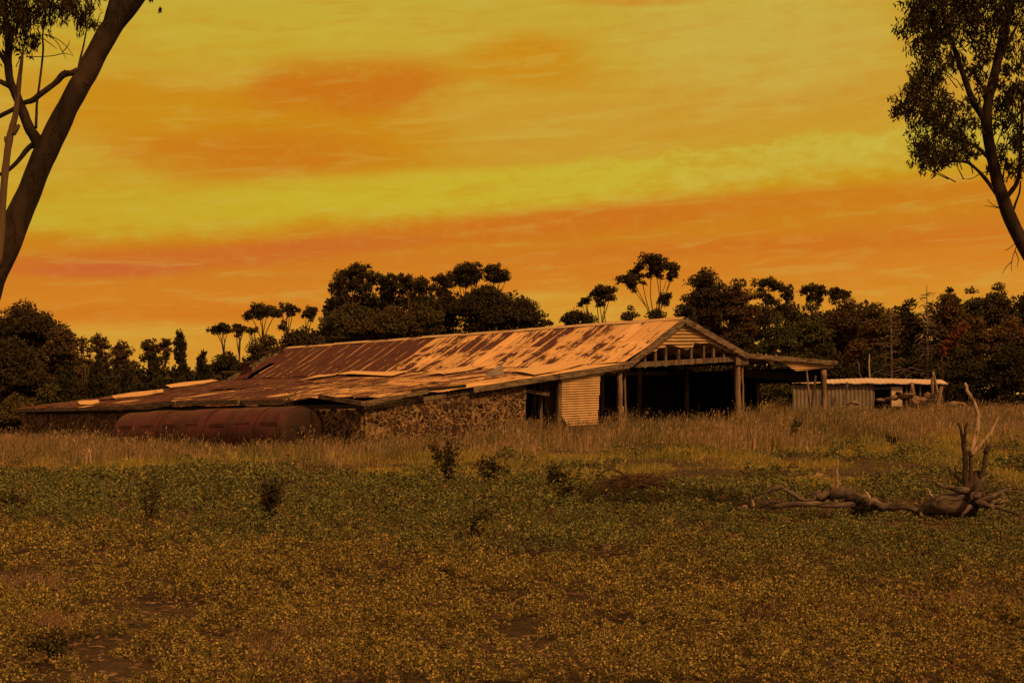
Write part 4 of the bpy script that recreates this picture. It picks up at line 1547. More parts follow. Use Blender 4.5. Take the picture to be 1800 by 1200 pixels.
sp = thing('broken_stump', 'small splintered black and white stump left of the fallen log', 'stump', Vector((b.x, b.y, T(b.x, b.y))))
limb(sp, 'base', [(1321, 892), (1320, 884), (1319, 876), (1317, 868)], [5, 4.5, 3.4, 1.2], 'char', 7, 0.2, 40)
limb(sp, 'splinter', [(1324, 890), (1322, 882), (1320, 874)], [3.2, 3, 1.2], 'deadpale', 6, 0.2, 41)
limb(sp, 'splinter', [(1298, 893), (1306, 890), (1314, 890)], [1.5, 2.2, 2], 'deadpale', 6, 0.2, 42)
b = P24(1240, 885, 3)
rl = thing('dead_branch', 'long thin grey branch lying with a pale snapped end', 'branch', Vector((b.x, b.y, T(b.x, b.y))))
limb(rl, 'shaft', [(1203, 874, 3), (1230, 875, 3), (1260, 879, 3), (1281, 884, 3)], [2, 2.4, 2.2, 1.4], 'dead', 7, 0.1, 43)
limb(rl, 'snapped_end', [(1206, 873, 3), (1202, 867, 3), (1198, 861, 3)], [2.2, 2.6, 1.2], 'deadpale', 6, 0.1, 44)

rk = random.Random(61)
for i in range(12):
    a_ = rk.uniform(-2.9, 0.5)
    r_ = rk.uniform(28, 62)
    x0_, y0_ = 1716 + rk.uniform(-12, 14), 876 + rk.uniform(-8, 12)
    x1_, y1_ = x0_ + r_ * math.cos(a_), y0_ + r_ * 0.75 * math.sin(a_)
    limb(st, 'root', [(x0_, y0_, -.2), ((x0_ * 2 + x1_) / 3 + rk.uniform(-4, 4), (y0_ * 2 + y1_) / 3 + rk.uniform(-3, 5), -.35), ((x0_ + x1_ * 2) / 3 + rk.uniform(-5, 5), (y0_ + y1_ * 2) / 3 + rk.uniform(-3, 4), -.35), (x1_, min(y1_, 912), -.3)], [rk.uniform(3, 5.5), 3, 1.9, 0.6], rk.choice(['dead', 'char', 'dead']), 6, 0.12, 80 + i)
for i, (lb, pts, rad, mm) in enumerate([
        ('thin dark stick lying between the brush heap and the fallen log', [(1286, 893), (1306, 889), (1330, 886)], [1.4, 1.6, .8], 'twig'),
        ('forked dark stick on the herbs below the fallen log', [(1408, 932), (1420, 938), (1436, 943)], [1.2, 1.5, .8], 'char'),
        ('curved grey stick right behind the uprooted stump', [(1748, 872, .8), (1772, 862, .8), (1800, 866, .8)], [1.6, 1.8, 1.0], 'dead'),
        ('long low grey stick below the uprooted stump at the right edge', [(1752, 912, -.6), (1780, 910, -.6), (1806, 914, -.6)], [1.8, 2.2, 1.2], 'dead'),
        ('thin stick poking up from the herbs under the stump trunk', [(1664, 922, -.8), (1665, 908, -.8), (1664, 896, -.8)], [1.0, .9, .5], 'char')]):
    b = P24(*pts[0])
    r0 = thing('dead_stick', lb, 'stick', Vector((b.x, b.y, T(b.x, b.y))))
    limb(r0, 'shaft', pts, rad, mm, 6, 0.12, 120 + i)

# brush heap: many thin twigs
D3 = 28.5


def brush(label, px0, px1, py0, py1, n, seed, arcs, name='brush_pile'):
    rr_ = random.Random(seed)
    c = at((px0 + px1) / 2, py1, D3)
    root = thing(name, label, 'brush pile', Vector((c.x, c.y, T(c.x, c.y))))
    m_ = MB()
    for _ in range(n):
        x = rr_.gauss(0.5, 0.24)
        x = min(max(x, 0), 1)
        y = rr_.uniform(0, 1) ** 1.6
        hh = math.sin(math.pi * min(max(x, 0.06), 0.94)) ** 0.6
        q = at(px0 + (px1 - px0) * x, py1 + (py0 - py1) * y * hh, D3 + rr_.uniform(-0.8, 0.8))
        a_ = rr_.uniform(-0.7, 0.7) + (math.pi if rr_.random() < .5 else 0)
        l_ = rr_.uniform(0.25, 0.9)
        dv = Vector((math.cos(a_), rr_.uniform(-.4, .4), math.sin(a_) * 0.8)) * l_ * 0.5
        r_ = rr_.uniform(0.004, 0.011)
        m_.tube([q - dv, q + Vector((0, 0, rr_.uniform(0, 0.1))), q + dv], [r_ * 1.2, r_, r_ * 0.4], 4, cap=False)
    m_.build('twigs', 'twig', root)
    for i, (pts, r_) in enumerate(arcs):
        m2 = MB()
        m2.tube([at(p[0], p[1], D3) for p in pts], [r_ * (1 - 0.6 * k / (len(pts) - 1)) for k in range(len(pts))], 6)
        m2.build('branch', 'char', root, True)


brush('dark heap of dead twigs with arching canes left of the fallen log', 1020, 1215, 838, 888, 900, 4,
      [([(1040, 858), (1046, 845), (1055, 832), (1067, 826), (1080, 824), (1092, 830), (1100, 840), (1107, 850)], .018),
       ([(1060, 862), (1080, 855), (1100, 847), (1118, 838), (1132, 828)], .018),
       ([(1133, 889), (1140, 876), (1150, 860), (1160, 848), (1172, 837)], .026),
       ([(1178, 850), (1188, 862), (1196, 876)], .015)])


def brush2():
    rr_ = random.Random(77)
    c = ground_hit(1060, 1010)
    root = thing('fallen_twigs', 'thin scatter of dead twigs with curled pale bark in the herbs', 'twigs', c)
    m_ = MB()
    for _ in range(46):
        q = ground_hit(rr_.gauss(1062, 32), rr_.uniform(995, 1012)) + Vector((0, 0, 0.16 + rr_.uniform(0, .08)))
        a_ = rr_.uniform(-0.35, 0.35)
        l_ = rr_.uniform(0.15, 0.4)
        dv = Vector((math.cos(a_), math.sin(a_), rr_.uniform(-.12, .25))) * l_ * 0.5
        m_.tube([q - dv, q, q + dv], [0.004, 0.0035, 0.002], 4, cap=False)
    m_.build('twigs', 'twig', root)
    for k in range(2):
        q = ground_hit(1061 + 6 * k, 1000) + Vector((0, 0, 0.2))
        m_ = MB()
        m_.quad_grid([[q + Vector((0.035 * (i - 2) / 2 + .02 * f, 0.02 * math.cos(i), 0.06 * f + 0.012 * math.sin(i * 1.6))) for i in range(5)] for f in (-1, 0, 1)])
        m_.build('bark_curl', 'deadpale', root, True)


brush2()


# loose bark and stones scattered over the herbs
def bark_piece(label, px, py, l_, w_, ang, seed):
    q = ground_hit(px, py) + Vector((0, 0, 0.17))
    m_ = MB()
    rows = []
    rr_ = random.Random(seed)
    dx, dy = Vector((math.cos(ang), 0.3 * math.sin(ang), 0.9 * math.sin(ang))), Vector((-0.4 * math.sin(ang), math.cos(ang), 0.25))
    for i in range(9):
        f = i / 8 - 0.5
        wv = w_ * (1 - 1.2 * f * f * 2) * rr_.uniform(0.8, 1.15)
        rows.append([q + dx * (l_ * f) + dy * (wv * g) + Vector((0, 0, 0.25 * l_ * f * f + 0.8 * w_ * g * g)) for g in (-.5, -.25, 0, .25, .5)])
    m_.quad_grid(rows)
    o = m_.build('bark_piece', 'deadpale', None, True, q)
    tag(o, label, 'bark', 'pieces of fallen bark on the herbs')


bark_piece('bright curl of bark low in the middle foreground', 960, 1090, .11, .035, 2.2, 1)
bark_piece('short bright bark chip nearest the fallen twigs', 1141, 992, .08, .02, 1.7, 2)
bark_piece('small pale chip of bark in the middle green strip', 971, 909, .09, .03, 1.4, 3)
bark_piece('pale bark chip just left of the middle weed', 841, 896, .12, .04, 0.6, 4)
bark_piece('yellow sliver of bark among herbs at far left', 108, 931, .16, .03, 0.9, 5)
bark_piece('small yellow bark chip right of the leftmost slivers', 216, 914, .14, .035, 0.7, 6)
bark_piece('pink bark flake below the dark left shrub', 545, 941, .10, .06, 0.2, 7)
bark_piece('long pale bark strip lying at the grass edge on the left', 285, 829, .9, .05, -0.05, 8)
q = ground_hit(895, 950)
rock('small white stone with a dark shadowed side in the green strip', q + Vector((0, 0, .15)), .045, .04, .045, 15, 'white')
q = ground_hit(790, 1032)
rock('smooth dark green egg-shaped stone in the herbs', q + Vector((0, 0, .12)), .052, .05, .085, 2, 'weed')
q = ground_hit(1310, 842)
rock('reddish mound of stone in the meadow behind the log', ground_hit(1438, 846) + Vector((0, 0, .08)), .30, .25, .16, 12, 'rock')


# ------------------------------------------------------------------ vegetation
def crown_points(clumps, rs, n_unit, flat=0.35, ragged=0.36):
    """leaf centres in lumpy ellipsoids. clump: (centre, rx, ry, rz)"""
    P, N_ = [], []
    for (c, rx, ry, rz) in clumps:
        n = max(20, int(n_unit * (rx * rz + rx * ry) * 0.5))
        d = rand_dirs(rs, n)
        low = d[:, 2] < -flat
        d[low, 2] *= 0.45
        r = rs.uniform(0, 1, n) ** 0.36
        lump = 1.0 - 0.5 * ragged + ragged * vn(d[:, 0] * 2.4 + c[0] * 3, d[:, 2] * 2.4 + d[:, 1] * 2.0 + c[2])
        p = d * (r * lump)[:, None] * np.array([rx, ry, rz]) + np.array(c)
        P.append(p)
        N_.append(d)
    return np.concatenate(P), np.concatenate(N_)


def leafset(P, N_, rs, L, Wd, hang=0.3):
    ax = unit(rand_dirs(rs, len(P)) + N_ * 0.4 + np.array([0, 0, -hang]))
    return leaves(P, ax, rs, L, Wd)


def auto_clumps(px, top, hw, bot, d, n, rs, rfrac=0.36, shape=1.0):
    """clumps spread through a domed crown given by its outline in the photograph"""
    c = at(px, (top + bot) / 2, d)
    a_ = 1.18 * hw * d / F
    h_ = (bot - top) * 0.5 * d / F
    out = []
    r = a_ * rfrac
    for i in range(n):
        q = rs.normal(size=3)
        q = q / np.linalg.norm(q) * rs.uniform(0.45, 1.0)
        if i < n // 2 and q[2] < 0:
            q[2] = -q[2]
        rr_ = r * rs.uniform(0.75, 1.25)
        k = np.array([max(a_ * 1.12 - rr_, .1), max(a_ * 0.9 - rr_, .1), max(h_ - rr_ * 0.7, .1)])
        taper = 1.0 - 0.25 * max(0.0, q[2]) * shape
        p = q * k * np.array([taper, taper, 1])
        out.append(((c.x + p[0], c.y + p[1], c.z + p[2]), rr_ * 1.1, rr_ * 1.1, rr_ * 0.8))
    out.append(((c.x, c.y, c.z + h_ - r * 0.75), r, r, r * 0.8))
    return out


def make_tree(name, label, px, d, clumps, mat, seed, L=0.30, Wd=0.19, dens=330, base_dx=0.0, r0=None, bark='bark2', group=None, fork=0.45, cat='tree', hang=0.3, limbs=8, flat=0.35, ragged=0.5):
    L, Wd, dens = L * 0.66, Wd * 0.62, dens * 2.1
    rs = np.random.RandomState(seed)
    x = (px - CX) / F * d
    base = Vector((x, d, T(x, d)))
    root = thing(name, label, cat, base, group)
    P, N_ = crown_points(clumps, rs, dens, flat, ragged)
    v, f = leafset(P, N_, rs, L, Wd, hang)
    np_mesh('crown', v, f, mat, root)
    zt = max(c[0][2] for c in clumps)
    cx_ = sum(c[0][0] for c in clumps) / len(clumps)
    cy_ = sum(c[0][1] for c in clumps) / len(clumps)
    H = zt - base.z
    r0 = r0 or max(0.08, H * 0.018)
    m_ = MB()
    fk = Vector((base.x + (cx_ - base.x) * fork, base.y + (cy_ - base.y) * fork, base.z + H * fork))
    mid = base.lerp(fk, 0.5) + Vector((rs.uniform(-.15, .15), 0, 0))
    m_.tube([base - Vector((0, 0, .3)), mid, fk], [r0 * 1.2, r0, r0 * 0.85], 8, 0.05, random.Random(seed))
    order = sorted(range(len(clumps)), key=lambda i: clumps[i][0][0])
    order = [order[int((k + 0.5) * len(order) / limbs)] for k in range(min(limbs, len(order)))]
    for i in order:
        c = Vector(clumps[i][0])
        sp_ = min(1.0, 0.12 * (c - fk).length)
        m1 = fk.lerp(c, 0.45) + Vector((rs.uniform(-.6, .6) * sp_ - (c.x - fk.x) * 0.04, rs.uniform(-.5, .5) * sp_, 0.02 * (c - fk).length))
        m_.tube([fk, m1, fk.lerp(c, 0.8) + Vector((0, 0, .1)), c], [r0 * 0.6, r0 * 0.42, r0 * 0.28, r0 * 0.12], 6, 0.05, random.Random(seed + i))
    m_.build('trunk', bark, root, True)
    return root


def px_clumps(lst, d, squash=0.85, seed=0):
    """clumps from (px, py, radius in px) triples"""
    rs = np.random.RandomState(seed + 3)
    out = []
    lst = list(lst) + [((p[0] + q[0]) / 2, (p[1] + q[1]) / 2, 0.5 * (p[2] + q[2]) * 0.9) for p, q in zip(lst, lst[1:]) if abs(p[0] - q[0]) < 30 and abs(p[1] - q[1]) < 20]
    for (px, py, r) in lst:
        c = at(px, py, d)
        R_ = r * d / F
        for k in range(8):
            o = rs.normal(size=3)
            o = o / np.linalg.norm(o) * R_ * rs.uniform(0.3, 1.25)
            q = R_ * rs.uniform(0.36, 0.80)
            out.append(((c.x + o[0], c.y + o[1] * 1.3, c.z + o[2] * 0.8), q, q, q * squash))
    return out


G1 = 'trees rising behind the left end of the shed'
G2 = 'big trees behind the middle of the shed roof'
G3 = 'trees standing right of the gable peak'
G4 = 'trees massed behind the low shed'


def dense(label, px, top, hw, bot, d, n, mat, seed, group, name='eucalypt_tree', rfrac=0.36, dens=270, **kw):
    rs = np.random.RandomState(seed)
    make_tree(name, label, px, d, auto_clumps(px, top, hw, bot, d, n, rs, rfrac), mat, seed, dens=dens, group=group, **kw)


def umb(label, px, d, lst, mat, seed, group, name='umbrella_eucalypt', dens=340, **kw):
    kw['fork'] = 0.72 if kw.get('fork', 0.45) > 0.41 else 0.55
    kw['r0'] = .09
    kw.setdefault('limbs', 5)
    kw.update(flat=0.8, ragged=1.0, L=0.28, Wd=0.17)
    make_tree(name, label, px, d, px_clumps(lst, d, 0.85, seed), mat, seed, dens=dens, group=group, **kw)


# ---- left
dense('tallest dense dark tree at the far left edge', 42, 528, 60, 650, 102, 34, 'darkcan', 101, G1)
dense('dense dark tree cut by the left picture edge', -35, 540, 62, 690, 104, 26, 'darkcan', 102, G1)
dense('rounded dark tree low at the far left, below the tallest one', 22, 590, 62, 745, 95, 34, 'darkcan', 103, G1)
dense('brownish tree on the shoulder right of the tallest left tree', 108, 568, 38, 700, 98, 28, 'brown', 104, G1)
dense('small domed tree at the foot of the left slope', 145, 590, 20, 690, 100, 14, 'brown', 105, G1)
umb('loose see-through tree with sky among its lower leaves, left of the round brown one', 172, 108, [(163, 600, 9), (175, 597, 10), (184, 606, 9), (166, 615, 9), (180, 622, 9), (172, 636, 9), (185, 645, 8), (163, 642, 7), (190, 628, 7)], 'brown', 106, G1, 'eucalypt_tree', dens=190)
dense('round-headed brown tree at the middle of the left gap', 214, 597, 28, 700, 103, 24, 'brown', 107, G1, dens=230)
umb('thin ragged tree left of the twin-topped cypress', 262, 108, [(262, 602, 9), (255, 612, 8), (272, 610, 8), (265, 622, 8), (252, 628, 7)], 'brown', 108, G1, 'eucalypt_tree', dens=190)
umb('thin ragged tree touching the left side of the tall cypress', 290, 109, [(288, 604, 9), (298, 600, 9), (280, 614, 8), (296, 618, 8), (288, 632, 8)], 'brown', 109, G1, 'eucalypt_tree', dens=190)


def conifer(label, px, top, hw, bot, d, seed, mat='conif', group=G1, n=260):
    rs = np.random.RandomState(seed)
    x = (px - CX) / F * d
    base = Vector((x, d, T(x, d)))
    root = thing('cypress_tree', label, 'tree', base, group)
    zt, zb = at(px, top, d).z, at(px, bot, d).z
    a_ = hw * d / F
    cl = []
    for i in range(n // 4):
        f = rs.rand() ** 0.8
        r = a_ * (1 - f) ** 0.75 * (0.75 + 0.5 * float(vn(np.array(f * 9 + seed), np.array(seed * 1.7)))) + 0.12
        th = rs.uniform(0, 2 * np.pi)
        k = r * rs.uniform(0.3, 0.95)
        q = 0.22 * a_ * (1.1 - f) + 0.16
        cl.append(((x + k * math.cos(th), d + k * math.sin(th), zb + (zt - zb) * f), q, q, q * 1.5))
    P, N_ = crown_points(cl, rs, 480, 2.0)
    ax = unit(N_ * 0.8 + rand_dirs(rs, len(P)) * 0.5 + np.array([0, 0, 0.9]))
    v, f = leaves(P, ax, rs, 0.30, 0.12)
    np_mesh('crown', v, f, mat, root)
    m_ = MB()
    m_.tube([base - Vector((0, 0, .2)), Vector((x, d, (base.z + zt) / 2)), Vector((x, d, zt - 0.3))], [0.2, 0.13, 0.03], 7)
    m_.build('trunk', 'bark2', root, True)


conifer('tall pointed dark cypress against the sky at left', 317, 582, 22, 740, 97, 120)
conifer('low pointed cypress right of the tallest cypress', 356, 620, 20, 740, 97.5, 121)
conifer('broad dark cypress below the thin ragged trees', 270, 624, 30, 750, 95, 122)
conifer('broad cypress under the loose see-through tree', 172, 632, 34, 760, 94, 123)
conifer('dark cypress standing low beside the small domed tree', 118, 645, 30, 770, 93.5, 124)
conifer('dark cypress between the two broad left ones', 222, 655, 26, 760, 94, 125)
dense('low brown-green bush at the left edge beside the wall end', 30, 690, 40, 775, 91, 20, 'olive', 126, G1, 'bush', cat='bush')
dense('low olive bush above the far left roof corner', 90, 672, 34, 775, 92, 18, 'green', 127, G1, 'bush', cat='bush')
dense('brown scrubby bush above the middle of the left roof edge', 200, 672, 24, 760, 95, 14, 'brown', 128, G1, 'bush', cat='bush')
# ---- umbrella trees left of the big mass
umb('first small umbrella-shaped tree from the left', 405, 112, [(378, 581, 9), (390, 576, 10), (401, 580, 9)], 'darkcan', 130, G2, fork=0.55)
umb('second small umbrella-shaped tree, narrow crown', 420, 113, [(416, 576, 8), (425, 575, 8), (421, 585, 7)], 'darkcan', 131, G2, fork=0.55)
umb('smallest umbrella-shaped tree, third from the left', 447, 113, [(439, 582, 6), (448, 580, 6)], 'darkcan', 132, G2, fork=0.6)
umb('widest flat-crowned tree of the umbrella row', 459, 114, [(436, 556, 9), (449, 546, 10), (462, 543, 10), (476, 548, 11), (487, 552, 9), (456, 556, 9)], 'darkcan', 133, G2, fork=0.5)
umb('flat-crowned tree second from right in the umbrella row', 487, 115, [(502, 545, 10), (517, 543, 9), (510, 553, 8), (500, 573, 9)], 'darkcan', 134, G2, fork=0.5)
umb('rightmost crown of the umbrella row, thin branched', 520, 116, [(540, 549, 9), (551, 547, 9), (545, 557, 8)], 'darkcan', 135, G2, fork=0.5)
dense('low dark bush under the first umbrella trees', 400, 618, 40, 690, 110, 18, 'darkcan', 136, G2, 'bush', cat='bush')
dense('round bush beneath the widest umbrella crown', 470, 588, 38, 680, 108, 20, 'olive', 137, G2, 'bush', cat='bush')
dense('sloping dark bush between umbrella row and big mass', 535, 572, 42, 660, 109, 24, 'darkcan', 138, G2, 'bush', cat='bush')
# ---- big mass
umb('leftmost tall tree of the big mass with rounded crown', 612, 118, [(598, 497, 15), (612, 480, 15), (632, 476, 15), (648, 486, 14), (592, 510, 10), (622, 498, 15), (640, 502, 14), (605, 515, 9)], 'darkcan', 140, G2, 'eucalypt_tree', fork=0.5, r0=.16)
umb('tree tucked right of the leftmost tall crown', 676, 119, [(668, 498, 12), (680, 490, 12), (690, 503, 12), (672, 515, 12), (684, 520, 10)], 'darkcan', 141, G2, 'eucalypt_tree', fork=0.5, r0=.15)
umb('middle tree of the mass with ball-like crown tops', 708, 118, [(700, 494, 11), (713, 491, 11), (722, 501, 10), (704, 507, 10), (735, 497, 12), (748, 502, 11), (738, 512, 10)], 'darkcan', 142, G2, 'eucalypt_tree', fork=0.45, r0=.15)
umb('narrow tree left of the highest crown', 776, 118, [(770, 496, 11), (783, 491, 11), (788, 505, 11), (772, 512, 11), (780, 524, 10)], 'darkcan', 143, G2, 'eucalypt_tree', fork=0.45)
umb('highest crown of the big mass', 812, 119, [(802, 484, 12), (818, 472, 13), (832, 473, 12), (838, 487, 11), (822, 490, 13), (805, 495, 10)], 'darkcan', 144, G2, 'eucalypt_tree', fork=0.5, r0=.15)
umb('separate ball-shaped crown right of the highest one', 870, 118, [(862, 478, 11), (875, 475, 11), (884, 486, 11), (866, 490, 11), (890, 493, 7)], 'darkcan', 145, G2, 'eucalypt_tree', fork=0.5)
dense('broad low tree at the left foot of the big mass', 620, 530, 52, 640, 113, 34, 'olive', 146, G2, r0=.12)
dense('olive tree in the middle foot of the big mass', 690, 535, 44, 620, 112, 28, 'olive', 147, G2)
dense('rounded bush-like tree under the ball-like crowns', 745, 532, 38, 610, 112.5, 24, 'olive', 148, G2)
dense('tree under the narrow crown', 790, 512, 34, 610, 114, 24, 'darkcan', 149, G2)
dense('large full tree below the separate ball crown', 852, 498, 52, 610, 113, 38, 'darkcan', 150, G2)
dense('tree forming the right shoulder of the big mass', 922, 522, 34, 610, 114, 24, 'darkcan', 151, G2)
dense('small bush at the right end of the big mass', 957, 550, 16, 600, 114, 10, 'darkcan', 152, G2, 'bush', cat='bush')
# ---- right of the gap
dense('isolated round bush peeping over the ridge', 1015, 542, 28, 590, 108, 16, 'darkcan', 160, G3, 'bush', cat='bush', limbs=3)
umb('small forked umbrella tree over the ridge', 1072, 110, [(1048, 518, 10), (1060, 510, 12), (1073, 514, 11), (1052, 529, 10)], 'darkcan', 161, G3, fork=0.4, r0=.08)
umb('tiny leaning umbrella tree left of the forked one', 1055, 110.5, [(1022, 531, 7), (1033, 527, 7)], 'darkcan', 162, G3, fork=0.4, r0=.07)
umb('tall open tree left of the gable peak, highest on the skyline', 1158, 112, [(1098, 492, 12), (1112, 500, 13), (1106, 483, 9), (1121, 472, 10), (1128, 492, 12), (1142, 462, 14), (1157, 456, 12), (1150, 478, 14), (1163, 470, 12), (1183, 468, 11), (1186, 480, 9), (1176, 488, 8), (1165, 528, 10), (1170, 519, 9)], 'darkcan', 163, G3, fork=0.40, limbs=9)
dense('dark shrub below the tall open tree, nearer the forked one', 1109, 536, 20, 590, 106, 10, 'darkcan', 164, G3, 'bush', cat='bush', limbs=3)
dense('dark shrub just left of the gable peak', 1153, 541, 24, 590, 106.5, 12, 'darkcan', 165, G3, 'bush', cat='bush', limbs=3)
dense('big dark tree immediately right of the gable peak', 1240, 470, 44, 640, 108, 40, 'darkcan', 166, G3)
dense('low dark tree hugging the gable peak on its right', 1205, 518, 24, 620, 106, 16, 'darkcan', 167, G3)
dense('brownish tall tree right of the gable, flat topped', 1298, 488, 36, 640, 107, 32, 'brown', 168, G3)
umb('loose-leaved tree with sky showing between its trunks', 1362, 112, [(1335, 500, 12), (1350, 496, 12), (1365, 505, 12), (1380, 512, 12), (1388, 525, 10), (1340, 518, 11), (1356, 530, 10), (1378, 540, 9), (1345, 545, 8)], 'darkcan', 169, G3, 'eucalypt_tree', dens=260, fork=0.4)
dense('low green domed tree above the right lean-to roof', 1368, 553, 36, 680, 100, 28, 'green', 170, G3)
dense('dark tree directly above the right rake board', 1300, 575, 34, 680, 100, 22, 'darkcan', 171, G3)
# ---- right mass
umb('dark-topped tree above the right end of the lean-to', 1430, 110, [(1416, 512, 10), (1430, 508, 11), (1445, 513, 10), (1425, 522, 10), (1440, 526, 9)], 'darkcan', 180, G4, 'eucalypt_tree')
umb('dark-topped tree beside it with squarer crown', 1476, 110, [(1462, 516, 10), (1478, 512, 10), (1490, 518, 10), (1470, 526, 9)], 'darkcan', 181, G4, 'eucalypt_tree')
dense('broad green tree above the right lean-to corner', 1425, 528, 38, 680, 101, 30, 'green', 182, G4)
dense('large brown-leaved tree with a reddish bare trunk', 1487, 522, 42, 640, 102, 32, 'brown', 183, G4, bark='post', fork=0.4)
dense('rust-tinged domed tree behind the middle of the low shed', 1540, 532, 46, 690, 99, 36, 'rusty', 184, G4)
dense('dark tree filling the dip left of the tall dead pine', 1600, 524, 28, 680, 103, 24, 'darkcan', 185, G4)
dense('dark olive tree with golden top right of the tall dead pine', 1665, 513, 36, 660, 101, 30, 'rusty', 186, G4)
dense('round dark crown left of the highest right-hand dome', 1668, 504, 20, 560, 106, 12, 'darkcan', 187, G4)
dense('olive domed tree joined to the highest right-hand dome', 1708, 504, 26, 640, 103, 22, 'green', 188, G4)
dense('highest dome of the right-hand mass', 1754, 496, 32, 610, 104, 28, 'olive', 189, G4)
dense('dark tree cut by the right picture edge', 1808, 514, 36, 690, 103, 28, 'darkcan', 190, G4)
dense('low golden dome below the olive domed tree', 1715, 553, 28, 660, 97, 22, 'rusty', 191, G4)
dense('broad rust-tinged dome low at the right edge', 1778, 554, 42, 680, 97, 30, 'rusty', 192, G4)
dense('dark green thicket tree behind the leaning posts', 1690, 610, 40, 735, 93, 28, 'conif', 193, G4)
dense('dark green thicket tree at the lower right edge', 1775, 600, 46, 735, 92, 32, 'conif', 194, G4)
dense('dark thicket tree behind the right half of the low shed', 1610, 605, 38, 730, 93.5, 26, 'conif', 195, G4)
dense('dark thicket tree behind the left half of the low shed', 1530, 610, 38, 730, 94, 26, 'conif', 196, G4)
dense('dark thicket tree behind the right lean-to eave', 1450, 600, 40, 730, 95, 26, 'conif', 197, G4)
dense('olive bush seen through the open right bay', 1365, 655, 34, 740, 92, 20, 'olive', 198, G4, 'bush', cat='bush')
dense('small green bush rising over the right lean-to roof', 1420, 612, 18, 670, 96, 10, 'green', 199, G4, 'bush', cat='bush')
# beyond the picture edges, so that the wood goes on
for i, (px, top, hw) in enumerate(((-150, 520, 70), (-260, 545, 70), (1900, 510, 60), (2010, 525, 70))):
    dense('dark tree continuing the wood beyond the picture edge', px, top, hw, 720, 103, 24, 'darkcan', 210 + i, 'trees beyond the frame', dens=160)


def undergrowth():
    rs = np.random.RandomState(400)
    cl = []
    for i in range(360):
        d = rs.uniform(97, 112)
        px = rs.uniform(-250, 2050)
        x = (px - CX) / F * d
        if in_shed(np.array([x]), np.array([d]), 1.5)[0]:
            continue
        h = rs.uniform(0.5, 3.2) + (1.6 if px > 1200 or px < 380 else 0) * rs.rand()
        r = rs.uniform(0.7, 1.3)
        cl.append(((x, d, T(x, d) + h), r, r, r))
    P, N_ = crown_points(cl, rs, 190)
    v, f = leafset(P, N_, rs, 0.36, 0.22)
    o = np_mesh('undergrowth', v, f, 'darkcan')
    tag(o, 'dark undergrowth filling the foot of the wood', 'undergrowth', kind='stuff')


undergrowth()


def far_wood():
    rs = np.random.RandomState(410)
    cl = []
    for i in range(1300):
        d = rs.uniform(116, 130)
        px = rs.uniform(-420, 2250)
        top = float(np.interp(px, [-420, 0, 150, 380, 470, 570, 600, 895, 955, 1000, 1185, 1230, 1400, 1600, 1760, 2250], [560, 570, 625, 645, 605, 570, 500, 498, 558, 615, 600, 500, 520, 528, 508, 515]))
        zt = at(px, top, d).z
        x = (px - CX) / F * d
        r = rs.uniform(0.9, 1.6)
        g = T(x, d)
        cl.append(((x, d, g + (zt - r - g) * rs.rand()), r, r, r * 0.85))
    P, N_ = crown_points(cl, rs, 170)
    v, f = leafset(P, N_, rs, 0.36, 0.23)
    o = np_mesh('far_wood', v, f, 'darkcan')
    tag(o, 'far dark wood closing the gaps behind the single trees', 'wood', kind='stuff')


far_wood()


def dead_pine(label, px, top, bot, d, seed, whorls, spread, mat='dead', leaf=False):
    rr_ = random.Random(seed)
    a_, b_ = at(px, bot, d), at(px, top, d)
    g0 = gx(px, d)
    root = thing('dead_tree', label, 'dead tree', g0, 'bare dead trees by the low shed')
    m_ = MB()
    m_.tube([g0 - Vector((0, 0, .2)), g0.lerp(b_, 0.5) + Vector((0.05, 0, 0)), b_], [0.11, 0.075, 0.02], 7, 0.06, rr_)
    m_.build('trunk', mat, root, True)
    m2 = MB()
    for k in range(whorls):
        f = 0.25 + 0.72 * k / whorls + rr_.uniform(-.01, .01)
        p0 = g0.lerp(b_, f)
        for _ in range(2):
            th = rr_.uniform(0, 2 * math.pi)
            l_ = spread * (1.12 - f) * rr_.uniform(0.5, 1.2)
            dv = Vector((math.cos(th), math.sin(th) * 0.7, 0))
            p1 = p0 + dv * l_ * 0.55 + Vector((0, 0, 0.12 * l_))
            p2 = p0 + dv * l_ + Vector((0, 0, -0.10 * l_))
            m2.tube([p0, p1, p2], [0.032, 0.024, 0.010], 5, cap=False)
            for q in (0.5, 0.7, 0.85):
                s0 = p0.lerp(p2, q) + Vector((0, 0, 0.08 * l_))
                m2.tube([s0, s0 + Vector((rr_.uniform(-.35, .35), rr_.uniform(-.2, .2), rr_.uniform(-.35, .15)))], [0.012, 0.006], 4, cap=False)
    m2.build('branches', mat, root, True)


dead_pine('bare grey dead pine standing just above the low shed roof', 1566, 545, 700, 90, 301, 22, 2.2)
dead_pine('tallest bare dead pine with its tip above the skyline', 1629, 501, 690, 91, 302, 28, 2.4)


def dead_stick(label, pts, rad, d, mat, name='dead_sapling'):
    P = [at(*p, d) for p in pts]
    g0 = gx(pts[0][0], d)
    root = thing(name, label, 'dead tree', g0, 'bare dead trees by the low shed')
    m_ = MB()
    m_.tube([g0 - Vector((0, 0, .1))] + P, [rad[0]] + rad, 7, 0.05, random.Random(int(pts[0][0])))
    m_.build('stem', mat, root, True)


dead_stick('thin white dead stem rising behind the low shed roof', [(1528, 690), (1529, 665), (1527.5, 640), (1528.5, 622)], [0.06, 0.055, 0.045, 0.03], 84, 'deadpale')
dead_stick('crooked hooked dead stem left of the white one', [(1519, 690), (1516, 667), (1510, 655), (1509.5, 640), (1506, 631), (1499, 638), (1503, 650)], [0.06, 0.05, 0.045, 0.04, 0.035, 0.025, 0.015], 84, 'dead')


